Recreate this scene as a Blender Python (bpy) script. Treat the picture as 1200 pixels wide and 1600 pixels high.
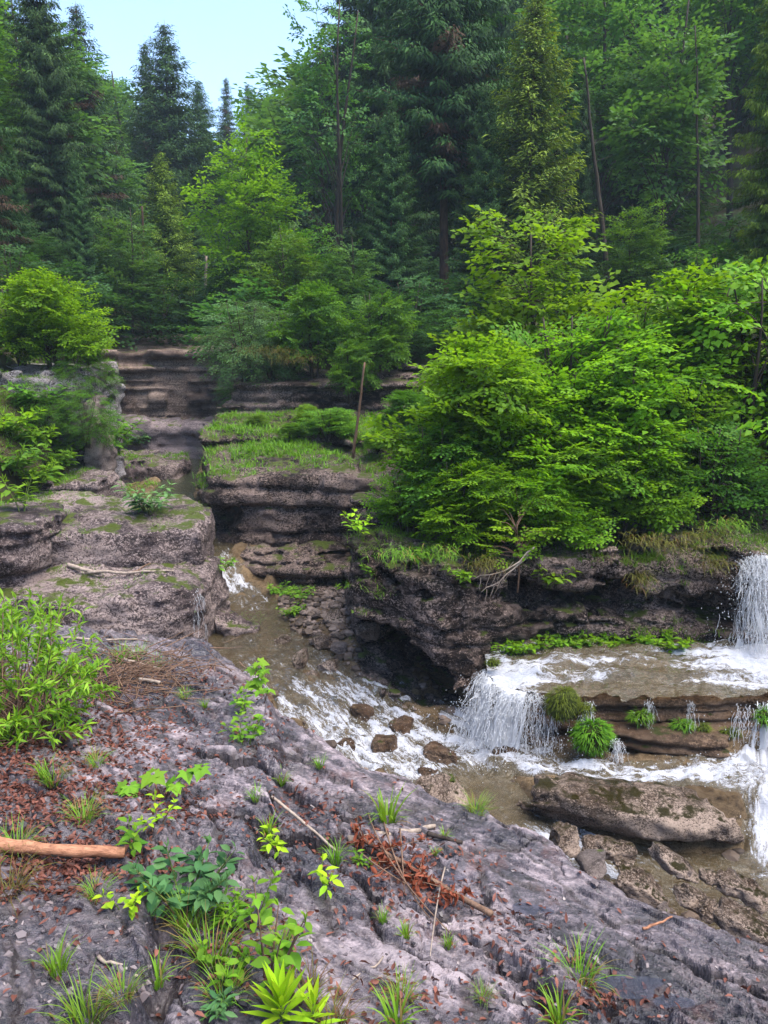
import bpy, math, random
import numpy as np
from mathutils import Vector, Matrix, Euler

for o in list(bpy.data.objects):
    bpy.data.objects.remove(o)
SC = bpy.context.scene
COL = SC.collection
RAD = math.radians

# ------------------------------------------------------------------ camera, sky, sun, exposure
EYE = 2.6
FPX = 1209.0
PITCH = RAD(11.2)
cam = bpy.data.cameras.new('camera')
cam.sensor_fit = 'VERTICAL'
cam.sensor_height = 36.0
cam.lens = FPX / 1600.0 * 36.0
cam.clip_start = 0.05
cam.clip_end = 900
camo = bpy.data.objects.new('camera', cam)
COL.objects.link(camo)
camo.location = (0, 0, EYE)
camo.rotation_euler = (RAD(90) - PITCH, 0, 0)
SC.camera = camo

SUN_ELEV, SUN_AZ = RAD(66), RAD(112)      # azimuth measured from +Y towards +X
world = bpy.data.worlds.new('World')
SC.world = world
world.use_nodes = True
wn = world.node_tree.nodes
wl = world.node_tree.links
wn.clear()
wo = wn.new('ShaderNodeOutputWorld')
wb = wn.new('ShaderNodeBackground')
ws = wn.new('ShaderNodeTexSky')
ws.sky_type = 'NISHITA'
ws.sun_disc = False
ws.sun_elevation = SUN_ELEV
ws.sun_rotation = SUN_AZ
ws.altitude = 600
ws.air_density = 1.0
ws.dust_density = 1.2
ws.ozone_density = 1.0
wb.inputs['Strength'].default_value = 0.072
wl.new(ws.outputs[0], wb.inputs[0])
wl.new(wb.outputs[0], wo.inputs[0])

sl = bpy.data.lights.new('sun', 'SUN')
sl.energy = 1.5
sl.angle = RAD(55)
sl.color = (1.0, 0.93, 0.82)
so = bpy.data.objects.new('sun', sl)
COL.objects.link(so)
sd = Vector((math.sin(SUN_AZ) * math.cos(SUN_ELEV), math.cos(SUN_AZ) * math.cos(SUN_ELEV), math.sin(SUN_ELEV)))
so.rotation_euler = sd.to_track_quat('Z', 'Y').to_euler()
so.location = sd * 60

SC.view_settings.view_transform = 'Standard'
SC.view_settings.look = 'None'
SC.view_settings.exposure = 2.7
SC.view_settings.gamma = 1.0
SC.view_settings.use_curve_mapping = False
SC.render.engine = 'CYCLES'
SC.cycles.use_denoising = True
SC.cycles.max_bounces = 5
SC.cycles.diffuse_bounces = 2
SC.cycles.glossy_bounces = 2
SC.cycles.transmission_bounces = 4
SC.cycles.transparent_max_bounces = 8
SC.cycles.volume_bounces = 1
SC.cycles.caustics_reflective = False
SC.cycles.caustics_refractive = False
SC.cycles.sample_clamp_indirect = 4.0
SC.render.film_transparent = False

# ------------------------------------------------------------------ small maths
def pdir(px, py):
    a = (px - 600) / FPX
    b = (800 - py) / FPX
    return np.array([a, math.cos(PITCH) + b * math.sin(PITCH), -math.sin(PITCH) + b * math.cos(PITCH)])

def at_y(px, py, Y):
    d = pdir(px, py)
    return d * (Y / d[1]) + np.array([0, 0, EYE])

def at_z(px, py, z):
    d = pdir(px, py)
    return d * ((z - EYE) / d[2]) + np.array([0, 0, EYE])

_r = np.random.RandomState(7)
_PERM = np.concatenate([_r.permutation(256)] * 3).astype(np.int32)
_G = _r.normal(size=(256, 3)).astype(np.float32)
_G /= np.linalg.norm(_G, axis=1)[:, None]
_GX, _GY, _GZ = [np.ascontiguousarray(_G[:, k]) for k in range(3)]
_G2 = np.ascontiguousarray(_G[:, :2] / np.linalg.norm(_G[:, :2], axis=1)[:, None])

def perlin2(x, y, seed):
    x = np.asarray(x, np.float32) + np.float32(seed * 17.31)
    y = np.asarray(y, np.float32) + np.float32(seed * 5.77)
    xi = np.floor(x); yi = np.floor(y)
    xf = x - xi; yf = y - yi
    xi = xi.astype(np.int32) & 255; yi = yi.astype(np.int32) & 255
    u = xf * xf * xf * (xf * (xf * 6 - 15) + 10)
    v = yf * yf * yf * (yf * (yf * 6 - 15) + 10)
    A = _PERM[xi]; B = _PERM[xi + 1]
    def g(P, i, j):
        gr = _G2[_PERM[P + yi + j]]
        return gr[..., 0] * (xf - i) + gr[..., 1] * (yf - j)
    a = g(A, 0, 0); b = g(B, 1, 0); c = g(A, 0, 1); e = g(B, 1, 1)
    a = a + (b - a) * u
    c = c + (e - c) * u
    return (a + (c - a) * v) * np.float32(1.45)

def perlin(x, y, z=0.0, seed=0):
    if np.ndim(z) == 0 and z == 0:
        return perlin2(x, y, seed)
    x = np.asarray(x, np.float32) + seed * 17.31
    y = np.asarray(y, np.float32) + seed * 5.77
    z = np.zeros_like(x) + np.asarray(z, np.float32) + seed * 11.93
    xi = np.floor(x); yi = np.floor(y); zi = np.floor(z)
    xf = x - xi; yf = y - yi; zf = z - zi
    xi = xi.astype(np.int32) & 255; yi = yi.astype(np.int32) & 255; zi = zi.astype(np.int32) & 255
    u = xf * xf * xf * (xf * (xf * 6 - 15) + 10)
    v = yf * yf * yf * (yf * (yf * 6 - 15) + 10)
    w = zf * zf * zf * (zf * (zf * 6 - 15) + 10)
    A = _PERM[xi]; B = _PERM[xi + 1]
    AA = _PERM[A + yi] + zi; AB = _PERM[A + yi + 1] + zi; BA = _PERM[B + yi] + zi; BB = _PERM[B + yi + 1] + zi
    T = {(0, 0): AA, (0, 1): AB, (1, 0): BA, (1, 1): BB}
    def g(i, j, k):
        h = _PERM[T[i, j] + k]
        return _GX[h] * (xf - i) + _GY[h] * (yf - j) + _GZ[h] * (zf - k)
    x00 = g(0, 0, 0) * (1 - u) + g(1, 0, 0) * u
    x10 = g(0, 1, 0) * (1 - u) + g(1, 1, 0) * u
    x01 = g(0, 0, 1) * (1 - u) + g(1, 0, 1) * u
    x11 = g(0, 1, 1) * (1 - u) + g(1, 1, 1) * u
    a = x00 * (1 - v) + x10 * v
    b = x01 * (1 - v) + x11 * v
    return (a * (1 - w) + b * w) * np.float32(1.6)

_WX = _r.rand(256).astype(np.float32); _WY = _r.rand(256).astype(np.float32); _WH = _r.rand(256).astype(np.float32)
_WTX = _r.uniform(-1, 1, 256).astype(np.float32); _WTY = _r.uniform(-1, 1, 256).astype(np.float32)

def plates(x, y, seed=0):
    """cellular plates: distance to the joint, random height and tilted height of the plate"""
    x = np.asarray(x, np.float32) + seed * 13.7; y = np.asarray(y, np.float32) + seed * 7.3
    xi = np.floor(x); yi = np.floor(y)
    f1 = np.full(x.shape, 9, np.float32); f2 = f1.copy(); hid = np.zeros(x.shape, np.int32)
    dx1 = np.zeros(x.shape, np.float32); dy1 = dx1.copy()
    for i in (-1, 0, 1):
        for j in (-1, 0, 1):
            cx = xi + i; cy = yi + j
            h = _PERM[_PERM[cx.astype(np.int32) & 255] + (cy.astype(np.int32) & 255)]
            dx = cx + _WX[h] - x; dy = cy + _WY[h] - y
            d = np.sqrt(dx * dx + dy * dy)
            m = d < f1
            f2 = np.where(m, f1, np.minimum(f2, d))
            f1 = np.where(m, d, f1); hid = np.where(m, h, hid); dx1 = np.where(m, dx, dx1); dy1 = np.where(m, dy, dy1)
    return f2 - f1, _WH[hid], _WTX[hid] * dx1 + _WTY[hid] * dy1

def fbm(x, y, z=0.0, f=1.0, octv=4, seed=0, gain=0.5):
    s = 0.0
    a = 1.0
    for k in range(octv):
        s = s + a * perlin(x * f, y * f, z * f, seed + k * 3)
        f *= 2.03
        a *= gain
    return s

def sstep(a, b, x):
    t = np.clip((x - a) / (b - a), 0, 1)
    return t * t * (3 - 2 * t)

def poly_sdf(x, y, poly):
    p = np.asarray(poly, np.float32)
    d = np.full(x.shape, 1e9, np.float32)
    s = np.ones(x.shape, np.float32)
    n = len(p)
    for i in range(n):
        a = p[i]; b = p[i - 1]
        ex, ey = b - a
        wx = x - a[0]; wy = y - a[1]
        t = np.clip((wx * ex + wy * ey) / (ex * ex + ey * ey), 0, 1)
        d = np.minimum(d, (wx - ex * t) ** 2 + (wy - ey * t) ** 2)
        c1 = y >= a[1]; c2 = y < b[1]; c3 = ex * wy > ey * wx
        flip = (c1 & c2 & c3) | (~c1 & ~c2 & ~c3)
        s = np.where(flip, -s, s)
    return s * np.sqrt(d)

def polyline(x, y, pts):
    """distance, arc position, signed side and interpolated extra columns at the nearest point of a polyline"""
    pts = np.asarray(pts, np.float32)
    best = np.full(x.shape, 1e9, np.float32)
    arc = np.zeros(x.shape, np.float32)
    side = np.zeros(x.shape, np.float32)
    ext = np.zeros(x.shape + (pts.shape[1] - 2,), np.float32)
    L = 0.0
    for i in range(len(pts) - 1):
        a = pts[i]; b = pts[i + 1]
        ex, ey = b[:2] - a[:2]
        l = math.hypot(ex, ey)
        wx = x - a[0]; wy = y - a[1]
        t = np.clip((wx * ex + wy * ey) / (l * l), 0, 1)
        d = np.hypot(wx - ex * t, wy - ey * t)
        m = d < best
        best = np.where(m, d, best)
        arc = np.where(m, L + t * l, arc)
        side = np.where(m, (ex * wy - ey * wx) / l, side)
        e = a[2:] + t[..., None] * (b[2:] - a[2:])
        ext = np.where(m[..., None], e, ext)
        L += l
    return best, arc, side, ext

# ------------------------------------------------------------------ mesh building
def mesh_np(name, v, f, smooth=True, mat=None, attrs=None):
    """v (n,3); f: array (m,3|4) or list of such arrays"""
    if not isinstance(f, (list, tuple)):
        f = [f]
    f = [np.asarray(a, np.int32) for a in f if len(a)]
    me = bpy.data.meshes.new(name)
    v = np.asarray(v, np.float32)
    me.vertices.add(len(v))
    me.vertices.foreach_set('co', v.ravel())
    nl = sum(a.size for a in f)
    nf = sum(len(a) for a in f)
    me.loops.add(nl)
    me.polygons.add(nf)
    li = np.concatenate([a.ravel() for a in f])
    tot = np.concatenate([np.full(len(a), a.shape[1], np.int32) for a in f])
    st = np.concatenate([[0], np.cumsum(tot)[:-1]]).astype(np.int32)
    me.loops.foreach_set('vertex_index', li)
    me.polygons.foreach_set('loop_start', st)
    me.polygons.foreach_set('loop_total', tot)
    me.polygons.foreach_set('use_smooth', np.full(nf, smooth, bool))
    for k, a in (attrs or {}).items():
        at = me.attributes.new(k, 'FLOAT', 'POINT')
        at.data.foreach_set('value', np.asarray(a, np.float32))
    me.update(calc_edges=True)
    if mat:
        me.materials.append(mat)
    return me

def link(name, me, parent=None, loc=None, rot=None, scale=None):
    o = bpy.data.objects.new(name, me)
    COL.objects.link(o)
    if parent is not None:
        o.parent = parent
    if loc is not None:
        o.location = [float(c) for c in loc]
    if rot is not None:
        o.rotation_euler = rot
    if scale is not None:
        o.scale = (scale,) * 3 if np.isscalar(scale) else scale
    return o

def tag(o, label, cat, group=None, kind=None):
    o['label'] = label
    o['category'] = cat
    if group:
        o['group'] = group
    if kind:
        o['kind'] = kind
    return o

def struct(o, label=None):
    o['kind'] = 'structure'
    if label:
        o['label'] = label
    return o

def empty(name, loc, rz=0.0, scale=1.0):
    o = bpy.data.objects.new(name, None)
    COL.objects.link(o)
    o.location = [float(c) for c in loc]
    o.rotation_euler = (0, 0, rz) if np.isscalar(rz) else rz
    o.scale = (scale,) * 3 if np.isscalar(scale) else scale
    o.empty_display_size = 0.1
    return o

class Buf:
    """collects tubes, leaves and blades into one mesh"""
    def __init__(self):
        self.v = []; self.q = []; self.t = []; self.a = []; self.n = 0
    def add(self, v, q=None, t=None, tint=0.5):
        v = np.asarray(v, np.float32).reshape(-1, 3)
        self.v.append(v)
        if q is not None and len(q):
            self.q.append(np.asarray(q, np.int32) + self.n)
        if t is not None and len(t):
            self.t.append(np.asarray(t, np.int32) + self.n)
        self.a.append(np.broadcast_to(np.asarray(tint, np.float32), (len(v),)))
        self.n += len(v)
    def tube(self, pts, rad, sides=6, tint=0.5, cap=True):
        pts = np.asarray(pts, np.float32)
        n = len(pts)
        rad = np.broadcast_to(np.asarray(rad, np.float32), (n,))
        tg = np.gradient(pts, axis=0)
        tg /= np.linalg.norm(tg, axis=1)[:, None] + 1e-9
        m = tg.mean(0)
        ref = np.array([0, 0, 1.0]) if abs(m[2]) < 0.8 * np.linalg.norm(m) else np.array([1.0, 0, 0])
        u = np.cross(tg, ref); u /= np.linalg.norm(u, axis=1)[:, None] + 1e-9
        w = np.cross(tg, u)
        an = np.arange(sides) * 2 * math.pi / sides
        ring = u[:, None] * np.cos(an)[None, :, None] + w[:, None] * np.sin(an)[None, :, None]
        v = pts[:, None] + ring * rad[:, None, None]
        i = np.arange(n - 1)[:, None] * sides
        j = np.arange(sides)[None]
        k = (j + 1) % sides
        q = np.stack([i + j, i + k, i + sides + k, i + sides + j], -1).reshape(-1, 4)
        t = None
        if cap:
            t = [[0, c + 1, c] for c in range(1, sides - 1)] + [[(n - 1) * sides, (n - 1) * sides + c, (n - 1) * sides + c + 1] for c in range(1, sides - 1)]
        self.add(v.reshape(-1, 3), q, t, tint)
    def leaves(self, P, D, N, L, W, fold=0.12, tint=0.5, bend=0.1):
        """diamond leaves, four corners each, folded on the midrib"""
        n = len(P)
        if n == 0:
            return
        S = np.cross(D, N); S /= np.linalg.norm(S, axis=1)[:, None] + 1e-9
        N2 = np.cross(S, D)
        L = np.broadcast_to(L, (n,))[:, None]; W = np.broadcast_to(W, (n,))[:, None]
        b = P
        tip = P + D * L - N2 * L * bend
        mid = P + D * L * 0.45 + N2 * W * fold
        v = np.stack([b, mid + S * W * 0.5, tip, mid - S * W * 0.5], 1)
        q = np.arange(n * 4).reshape(n, 4)
        ti = np.broadcast_to(tint, (n,))
        self.add(v.reshape(-1, 3), q, None, np.repeat(ti, 4))
    def leaves8(self, P, D, N, L, W, fold=0.15, tint=0.5, bend=0.2, shape=(0.75, 0.85)):
        """broad leaves with a midrib and a curved blade"""
        n = len(P)
        if n == 0:
            return
        S = np.cross(D, N); S /= np.linalg.norm(S, axis=1)[:, None] + 1e-9
        N2 = np.cross(S, D)
        L = np.broadcast_to(L, (n,))[:, None]; W = np.broadcast_to(W, (n,))[:, None]
        def pt(a, s, up):
            return P + D * L * a + S * W * 0.5 * s + N2 * (W * up - L * bend * a * a)
        v = np.stack([pt(0, 0, 0), pt(.25, shape[0], fold), pt(.58, shape[1], fold), pt(1, 0, 0),
                      pt(.58, -shape[1], fold), pt(.25, -shape[0], fold), pt(.25, 0, 0), pt(.58, 0, 0)], 1)
        base = np.arange(n)[:, None] * 8
        q = np.concatenate([base + np.array([[1, 2, 7, 6]]), base + np.array([[6, 7, 4, 5]])])
        t = np.concatenate([base + np.array([[0, 1, 6]]), base + np.array([[0, 6, 5]]), base + np.array([[2, 3, 7]]), base + np.array([[7, 3, 4]])])
        self.add(v.reshape(-1, 3), q, t, np.repeat(np.broadcast_to(tint, (n,)), 8))
    def blades(self, P, D, L, W, bend, tint=0.5, segs=4, rs=None):
        """grass blades: P base, D start direction, bending towards the ground"""
        n = len(P)
        L = np.broadcast_to(L, (n,)); W = np.broadcast_to(W, (n,)); bend = np.broadcast_to(bend, (n,))
        h = D.copy(); h[:, 2] = 0
        hn = np.linalg.norm(h, axis=1)[:, None]
        h = np.where(hn > 1e-4, h / (hn + 1e-9), np.array([1.0, 0, 0]))
        S = np.stack([-h[:, 1], h[:, 0], np.zeros(n)], 1)
        rows = []
        p = P.copy(); d = D.copy()
        for k in range(segs + 1):
            t = k / segs
            w = (W * (1 - t ** 1.6) * 0.5 + 0.0002)[:, None]
            rows.append(p - S * w); rows.append(p + S * w)
            d = d + (h * 0.5 - np.array([0, 0, 0.9])) * (bend / segs * (0.4 + 1.2 * t))[:, None]
            d = d / (np.linalg.norm(d, axis=1)[:, None] + 1e-9)
            p = p + d * (L / segs)[:, None]
        v = np.stack(rows, 1)
        m = 2 * (segs + 1)
        base = np.arange(n)[:, None] * m
        q = np.concatenate([base + np.array([[2 * k, 2 * k + 1, 2 * k + 3, 2 * k + 2]]) for k in range(segs)])
        self.add(v.reshape(-1, 3), q, None, np.repeat(np.broadcast_to(tint, (n,)), m))
    def mesh(self, name, mat, smooth=True):
        f = []
        if self.q: f.append(np.concatenate(self.q))
        if self.t: f.append(np.concatenate(self.t))
        return mesh_np(name, np.concatenate(self.v), f, smooth, mat, {'tint': np.concatenate(self.a)})

def unit(a):
    return a / (np.linalg.norm(a, axis=-1, keepdims=True) + 1e-9)

def grid_mesh(name, X, Y, Z, keep=None, mat=None, attrs=None, smooth=True):
    ny, nx = X.shape
    idx = np.arange(nx * ny).reshape(ny, nx)
    q = np.stack([idx[:-1, :-1], idx[:-1, 1:], idx[1:, 1:], idx[1:, :-1]], -1)
    if keep is not None:
        k = keep[:-1, :-1] | keep[:-1, 1:] | keep[1:, 1:] | keep[1:, :-1]
        q = q[k]
    q = q.reshape(-1, 4)
    used = np.zeros(nx * ny, bool); used[q.ravel()] = True
    remap = np.cumsum(used) - 1
    v = np.stack([X, Y, Z], -1).reshape(-1, 3)[used]
    at = {k: np.asarray(a, np.float32).ravel()[used] for k, a in (attrs or {}).items()}
    return mesh_np(name, v, remap[q], smooth, mat, at)

# ------------------------------------------------------------------ voxel rock: distance field to a smooth mesh
def surface_nets(d, org, h):
    nx, ny, nz = d.shape
    ins = d < 0
    acc = np.zeros((nx - 1, ny - 1, nz - 1, 3), np.float32)
    cnt = np.zeros((nx - 1, ny - 1, nz - 1), np.float32)
    def sl3(o):
        return (slice(o[0], nx - 1 + o[0]), slice(o[1], ny - 1 + o[1]), slice(o[2], nz - 1 + o[2]))
    for ax in range(3):
        for a in (0, 1):
            for b in (0, 1):
                o = [0, 0, 0]
                oth = [k for k in range(3) if k != ax]
                o[oth[0]] = a; o[oth[1]] = b
                o2 = list(o); o2[ax] = 1
                A = sl3(o); B = sl3(o2)
                m = ins[A] != ins[B]
                da = d[A][m]; db = d[B][m]
                t = da / (da - db)
                p = np.zeros((len(t), 3), np.float32)
                p[:, ax] = t; p[:, oth[0]] = a; p[:, oth[1]] = b
                acc[m] += p
                cnt[m] += 1
    cell = cnt > 0
    vid = np.full(cell.shape, -1, np.int32)
    vid[cell] = np.arange(cell.sum())
    ijk = np.argwhere(cell).astype(np.float32)
    v = (ijk + acc[cell] / cnt[cell][:, None]) * h + np.asarray(org, np.float32)
    quads = []
    for ax in range(3):
        o1, o2 = [k for k in range(3) if k != ax]
        s0 = [slice(1, n - 1) for n in (nx, ny, nz)]
        s0[ax] = slice(0, (nx, ny, nz)[ax] - 1)
        s1 = list(s0); s1[ax] = slice(1, (nx, ny, nz)[ax])
        a = ins[tuple(s0)]; b = ins[tuple(s1)]
        m = a != b
        idx = np.argwhere(m)
        if not len(idx):
            continue
        off = np.array([1, 1, 1]); off[ax] = 0
        c = idx + off
        def V(da, db):
            e = c.copy(); e[:, o1] -= da; e[:, o2] -= db
            return vid[e[:, 0], e[:, 1], e[:, 2]]
        q = np.stack([V(0, 0), V(1, 0), V(1, 1), V(0, 1)], 1)
        fl = a[m] if ax != 1 else ~a[m]
        q[~fl] = q[~fl][:, ::-1]
        quads.append(q)
    q = np.concatenate(quads)
    q = q[(q >= 0).all(1)]
    return v, q

def strata_fn(seed, z0, z1, tmin, tmax, amp, crev, warp=0.05, bulge=0.008, cw=0.02, tilt=(0, 0)):
    r = np.random.RandomState(seed)
    b = [z0]
    while b[-1] < z1:
        b.append(b[-1] + r.uniform(tmin, tmax) * (1 if r.rand() > .25 else .4))
    b = np.array(b, np.float32)
    ins = r.uniform(0, amp, len(b) + 1).astype(np.float32)
    cr = (crev * (0.25 + 0.75 * r.rand(len(b) + 1))).astype(np.float32)
    bk = r.uniform(.8, 2.2, len(b) + 1).astype(np.float32)
    def fn(x, y, z):
        zz = z + warp * perlin2(x * .9, y * .9, seed) + .4 * warp * perlin2(x * 2, y * 2 + z * .4, seed) + .012 * perlin2(x * 7 + z * 2, y * 7, seed + 2) + tilt[0] * x + tilt[1] * y
        i = np.clip(np.searchsorted(b, zz), 1, len(b) - 1)
        lo = b[i - 1]; hi = b[i]
        f = np.clip((zz - lo) / (hi - lo), 0, 1)
        dl = zz - lo; dh = hi - zz
        val = ins[i] - bulge * 4 * f * (1 - f)
        # joints split each layer into blocks that stand in and out of the face
        u = (x + .55 * y) * bk[i] + ins[i] * 977.0 + .25 * perlin2(x * 2.1, y * 2.1 + z, seed + 5)
        c = np.floor(u); fr = u - c
        hs = _WH[_PERM[(c.astype(np.int32) & 255)]]
        val = val + amp * .9 * (hs - .5) + cr[i] * .6 * np.exp(-(np.minimum(fr, 1 - fr) / (bk[i] * .02)) ** 2)
        val = val + cr[i - 1] * np.exp(-(dl / cw) ** 2) + cr[i] * np.exp(-(dh / cw) ** 2)
        return val
    return fn

def rock_mesh(name, fn, lo, hi, h, mat, detail=None, band=0.28):
    """fn(x,y,z) coarse distance; detail(x,y,z) offset evaluated near the surface only"""
    nx, ny, nz = [int(math.ceil((b - a) / h)) + 1 for a, b in zip(lo, hi)]
    xs = lo[0] + h * np.arange(nx, dtype=np.float32)
    ys = lo[1] + h * np.arange(ny, dtype=np.float32)
    zs = lo[2] + h * np.arange(nz, dtype=np.float32)
    X, Y, Z = np.meshgrid(xs, ys, zs, indexing='ij')
    d = fn(X, Y, Z).astype(np.float32)
    if detail is not None:
        for f, bd in zip(detail, (band, .09)):
            m = np.abs(d) < bd
            d[m] += f(X[m], Y[m], Z[m])
    v, q = surface_nets(d, lo, h)
    return mesh_np(name, v, q, True, mat)

def smax(a, b, k):
    h = np.clip(0.5 + 0.5 * (a - b) / k, 0, 1)
    return b + (a - b) * h + k * h * (1 - h)

def smin(a, b, k):
    return -smax(-a, -b, k)

def lumps(seed, s=1.0, a=1.0):
    return lambda x, y, z: a * 0.075 * fbm(x, y, z * 1.3, 1.1 / s, 2, seed)

def pitted(seed, s=1.0, a=1.0):
    """weathered limestone: knobs and pits"""
    def fn(x, y, z):
        return a * (0.04 * fbm(x, y, z * 1.6, 4.5 / s, 2, seed + 20)
                    + 0.026 * np.abs(perlin(x * 9 / s, y * 9 / s, z * 12 / s, seed + 31))
                    + 0.016 * np.abs(perlin(x * 19 / s, y * 19 / s, z * 24 / s, seed + 33)))
    return fn

# ------------------------------------------------------------------ materials
class NT:
    def __init__(self, name):
        self.m = bpy.data.materials.new(name)
        self.m.use_nodes = True
        self.t = self.m.node_tree
        self.t.nodes.clear()
        self.out = self.n('ShaderNodeOutputMaterial')
    def n(self, typ, **kw):
        o = self.t.nodes.new(typ)
        for k, v in kw.items():
            setattr(o, k, v)
        return o
    def l(self, a, b):
        self.t.links.new(a, b)
    def setin(self, node, key, val):
        if isinstance(val, bpy.types.NodeSocket):
            self.l(val, node.inputs[key])
        else:
            node.inputs[key].default_value = val
    def noise(self, vec, scale, detail=4, rough=0.55, dist=0.0, out=0):
        o = self.n('ShaderNodeTexNoise')
        self.l(vec, o.inputs['Vector'])
        o.inputs['Scale'].default_value = scale
        o.inputs['Detail'].default_value = detail
        o.inputs['Roughness'].default_value = rough
        o.inputs['Distortion'].default_value = dist
        return o.outputs[out]
    def voro(self, vec, scale, feature='F1', out='Distance'):
        o = self.n('ShaderNodeTexVoronoi', feature=feature)
        self.l(vec, o.inputs['Vector'])
        o.inputs['Scale'].default_value = scale
        return o.outputs[out]
    def ramp(self, fac, stops, interp='LINEAR'):
        o = self.n('ShaderNodeValToRGB')
        o.color_ramp.interpolation = interp
        e = o.color_ramp.elements
        while len(e) < len(stops):
            e.new(0.5)
        for el, (p, c) in zip(e, stops):
            el.position = p
            el.color = (c, c, c, 1) if np.isscalar(c) else tuple(c)[:3] + (1,)
        self.l(fac, o.inputs[0])
        return o.outputs[0]
    def math(self, op, a, b=None, clamp=False):
        o = self.n('ShaderNodeMath', operation=op, use_clamp=clamp)
        self.setin(o, 0, a)
        if b is not None:
            self.setin(o, 1, b)
        return o.outputs[0]
    def mix(self, fac, a, b, blend='MIX'):
        o = self.n('ShaderNodeMix', data_type='RGBA', blend_type=blend)
        self.setin(o, 0, fac)
        self.setin(o, 6, a if isinstance(a, bpy.types.NodeSocket) else tuple(a) + (1,))
        self.setin(o, 7, b if isinstance(b, bpy.types.NodeSocket) else tuple(b) + (1,))
        return o.outputs[2]
    def mapping(self, vec, scale=(1, 1, 1), rot=(0, 0, 0)):
        o = self.n('ShaderNodeMapping')
        self.l(vec, o.inputs[0])
        o.inputs['Scale'].default_value = scale
        o.inputs['Rotation'].default_value = rot
        return o.outputs[0]
    def bump(self, h, strength=0.5, dist=0.02, normal=None):
        o = self.n('ShaderNodeBump')
        o.inputs['Strength'].default_value = strength
        o.inputs['Distance'].default_value = dist
        self.l(h, o.inputs['Height'])
        if normal is not None:
            self.l(normal, o.inputs['Normal'])
        return o.outputs[0]
    def principled(self, color, rough=0.7, spec=0.4, normal=None, **kw):
        o = self.n('ShaderNodeBsdfPrincipled')
        self.setin(o, 'Base Color', color if isinstance(color, bpy.types.NodeSocket) else tuple(color) + (1,))
        self.setin(o, 'Roughness', rough)
        self.setin(o, 'Specular IOR Level', spec)
        if normal is not None:
            self.l(normal, o.inputs['Normal'])
        for k, v in kw.items():
            self.setin(o, k, v)
        return o.outputs[0]
    def done(self, sh):
        self.l(sh, self.out.inputs['Surface'])
        return self.m

def rock_material(name, dark, mid, light, scale=1.0, light_amt=0.5, moss=0.0, moss_col=(.10, .13, .02), wet=0.3, streak=0.0, streak_col=(.45, .40, .38), strat=0.0, dirt=0.0, dirt_col=(.10, .06, .045)):
    m = NT(name)
    tc = m.n('ShaderNodeTexCoord').outputs['Object']
    geo = m.n('ShaderNodeNewGeometry')
    sep = m.n('ShaderNodeSeparateXYZ'); m.l(geo.outputs['Normal'], sep.inputs[0])
    big = m.noise(tc, 0.9 * scale, 3, 0.6)
    med = m.noise(m.mapping(tc, (1, 1, 1.9)), 6 * scale, 5, 0.65, 0.4)
    fine = m.noise(m.mapping(tc, (1, 1, 1.5)), 30 * scale, 6, 0.78)
    cell = m.noise(m.mapping(tc, (1, 1, .8)), 75 * scale, 4, .75)
    base = m.ramp(med, [(.30, dark), (.5, mid), (.72, tuple(.5 * (a + b) for a, b in zip(mid, light)))])
    # pale weathered facets
    fl = m.math('ADD', m.math('MULTIPLY', fine, .62), m.math('MULTIPLY', cell, .38))
    fl = m.math('ADD', fl, m.math('MULTIPLY', m.math('SUBTRACT', big, .5), .45))
    lo = .565 - .16 * light_amt
    flm = m.ramp(fl, [(lo, 0.0), (lo + .07, 1.0)])
    colr = m.mix(m.math('MULTIPLY', flm, .9), base, light)
    if strat > 0:
        st = m.noise(m.mapping(tc, (.5, .5, 14)), 1.6, 4, .6, .6)
        colr = m.mix(m.math('MULTIPLY', m.ramp(st, [(.42, 0.0), (.62, 1.0)]), strat), colr, m.mix(.5, colr, dark))
    if streak > 0:
        st = m.noise(m.mapping(tc, (3.2, 3.2, .35)), 1.5, 4, .6, .3)
        colr = m.mix(m.math('MULTIPLY', m.ramp(st, [(.50, 0.0), (.60, 1.0)]), streak), colr, streak_col)
    if dirt > 0:
        dn = m.noise(tc, 1.8, 5, .65)
        colr = m.mix(m.math('MULTIPLY', m.ramp(dn, [(.52, 0.0), (.64, 1.0)]), dirt), colr, dirt_col)
    if moss > 0:
        mn = m.noise(tc, 3.4 * scale, 5, .7)
        up = m.ramp(sep.outputs['Z'], [(.35, 0.0), (.85, 1.0)])
        mm = m.math('ADD', m.math('MULTIPLY', up, .42), mn)
        th = 1.02 - .32 * moss
        mk = m.ramp(mm, [(th - .05, 0.0), (th + .06, 1.0)])
        mc = m.ramp(fine, [(.3, tuple(.45 * c for c in moss_col)), (.7, moss_col)])
        colr = m.mix(mk, colr, mc)
    wn_ = m.noise(tc, 1.3 * scale, 3, .6)
    rough = m.ramp(wn_, [(.40, max(.2, .62 - .9 * wet)), (.62, .85)])
    hgt = m.math('ADD', m.math('MULTIPLY', fine, .55), m.math('MULTIPLY', cell, .6))
    hgt = m.math('ADD', hgt, m.math('MULTIPLY', med, .5))
    nb = m.bump(hgt, 1.0, .055 / scale ** .5)
    return m.done(m.principled(colr, rough, .22, nb))

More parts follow.
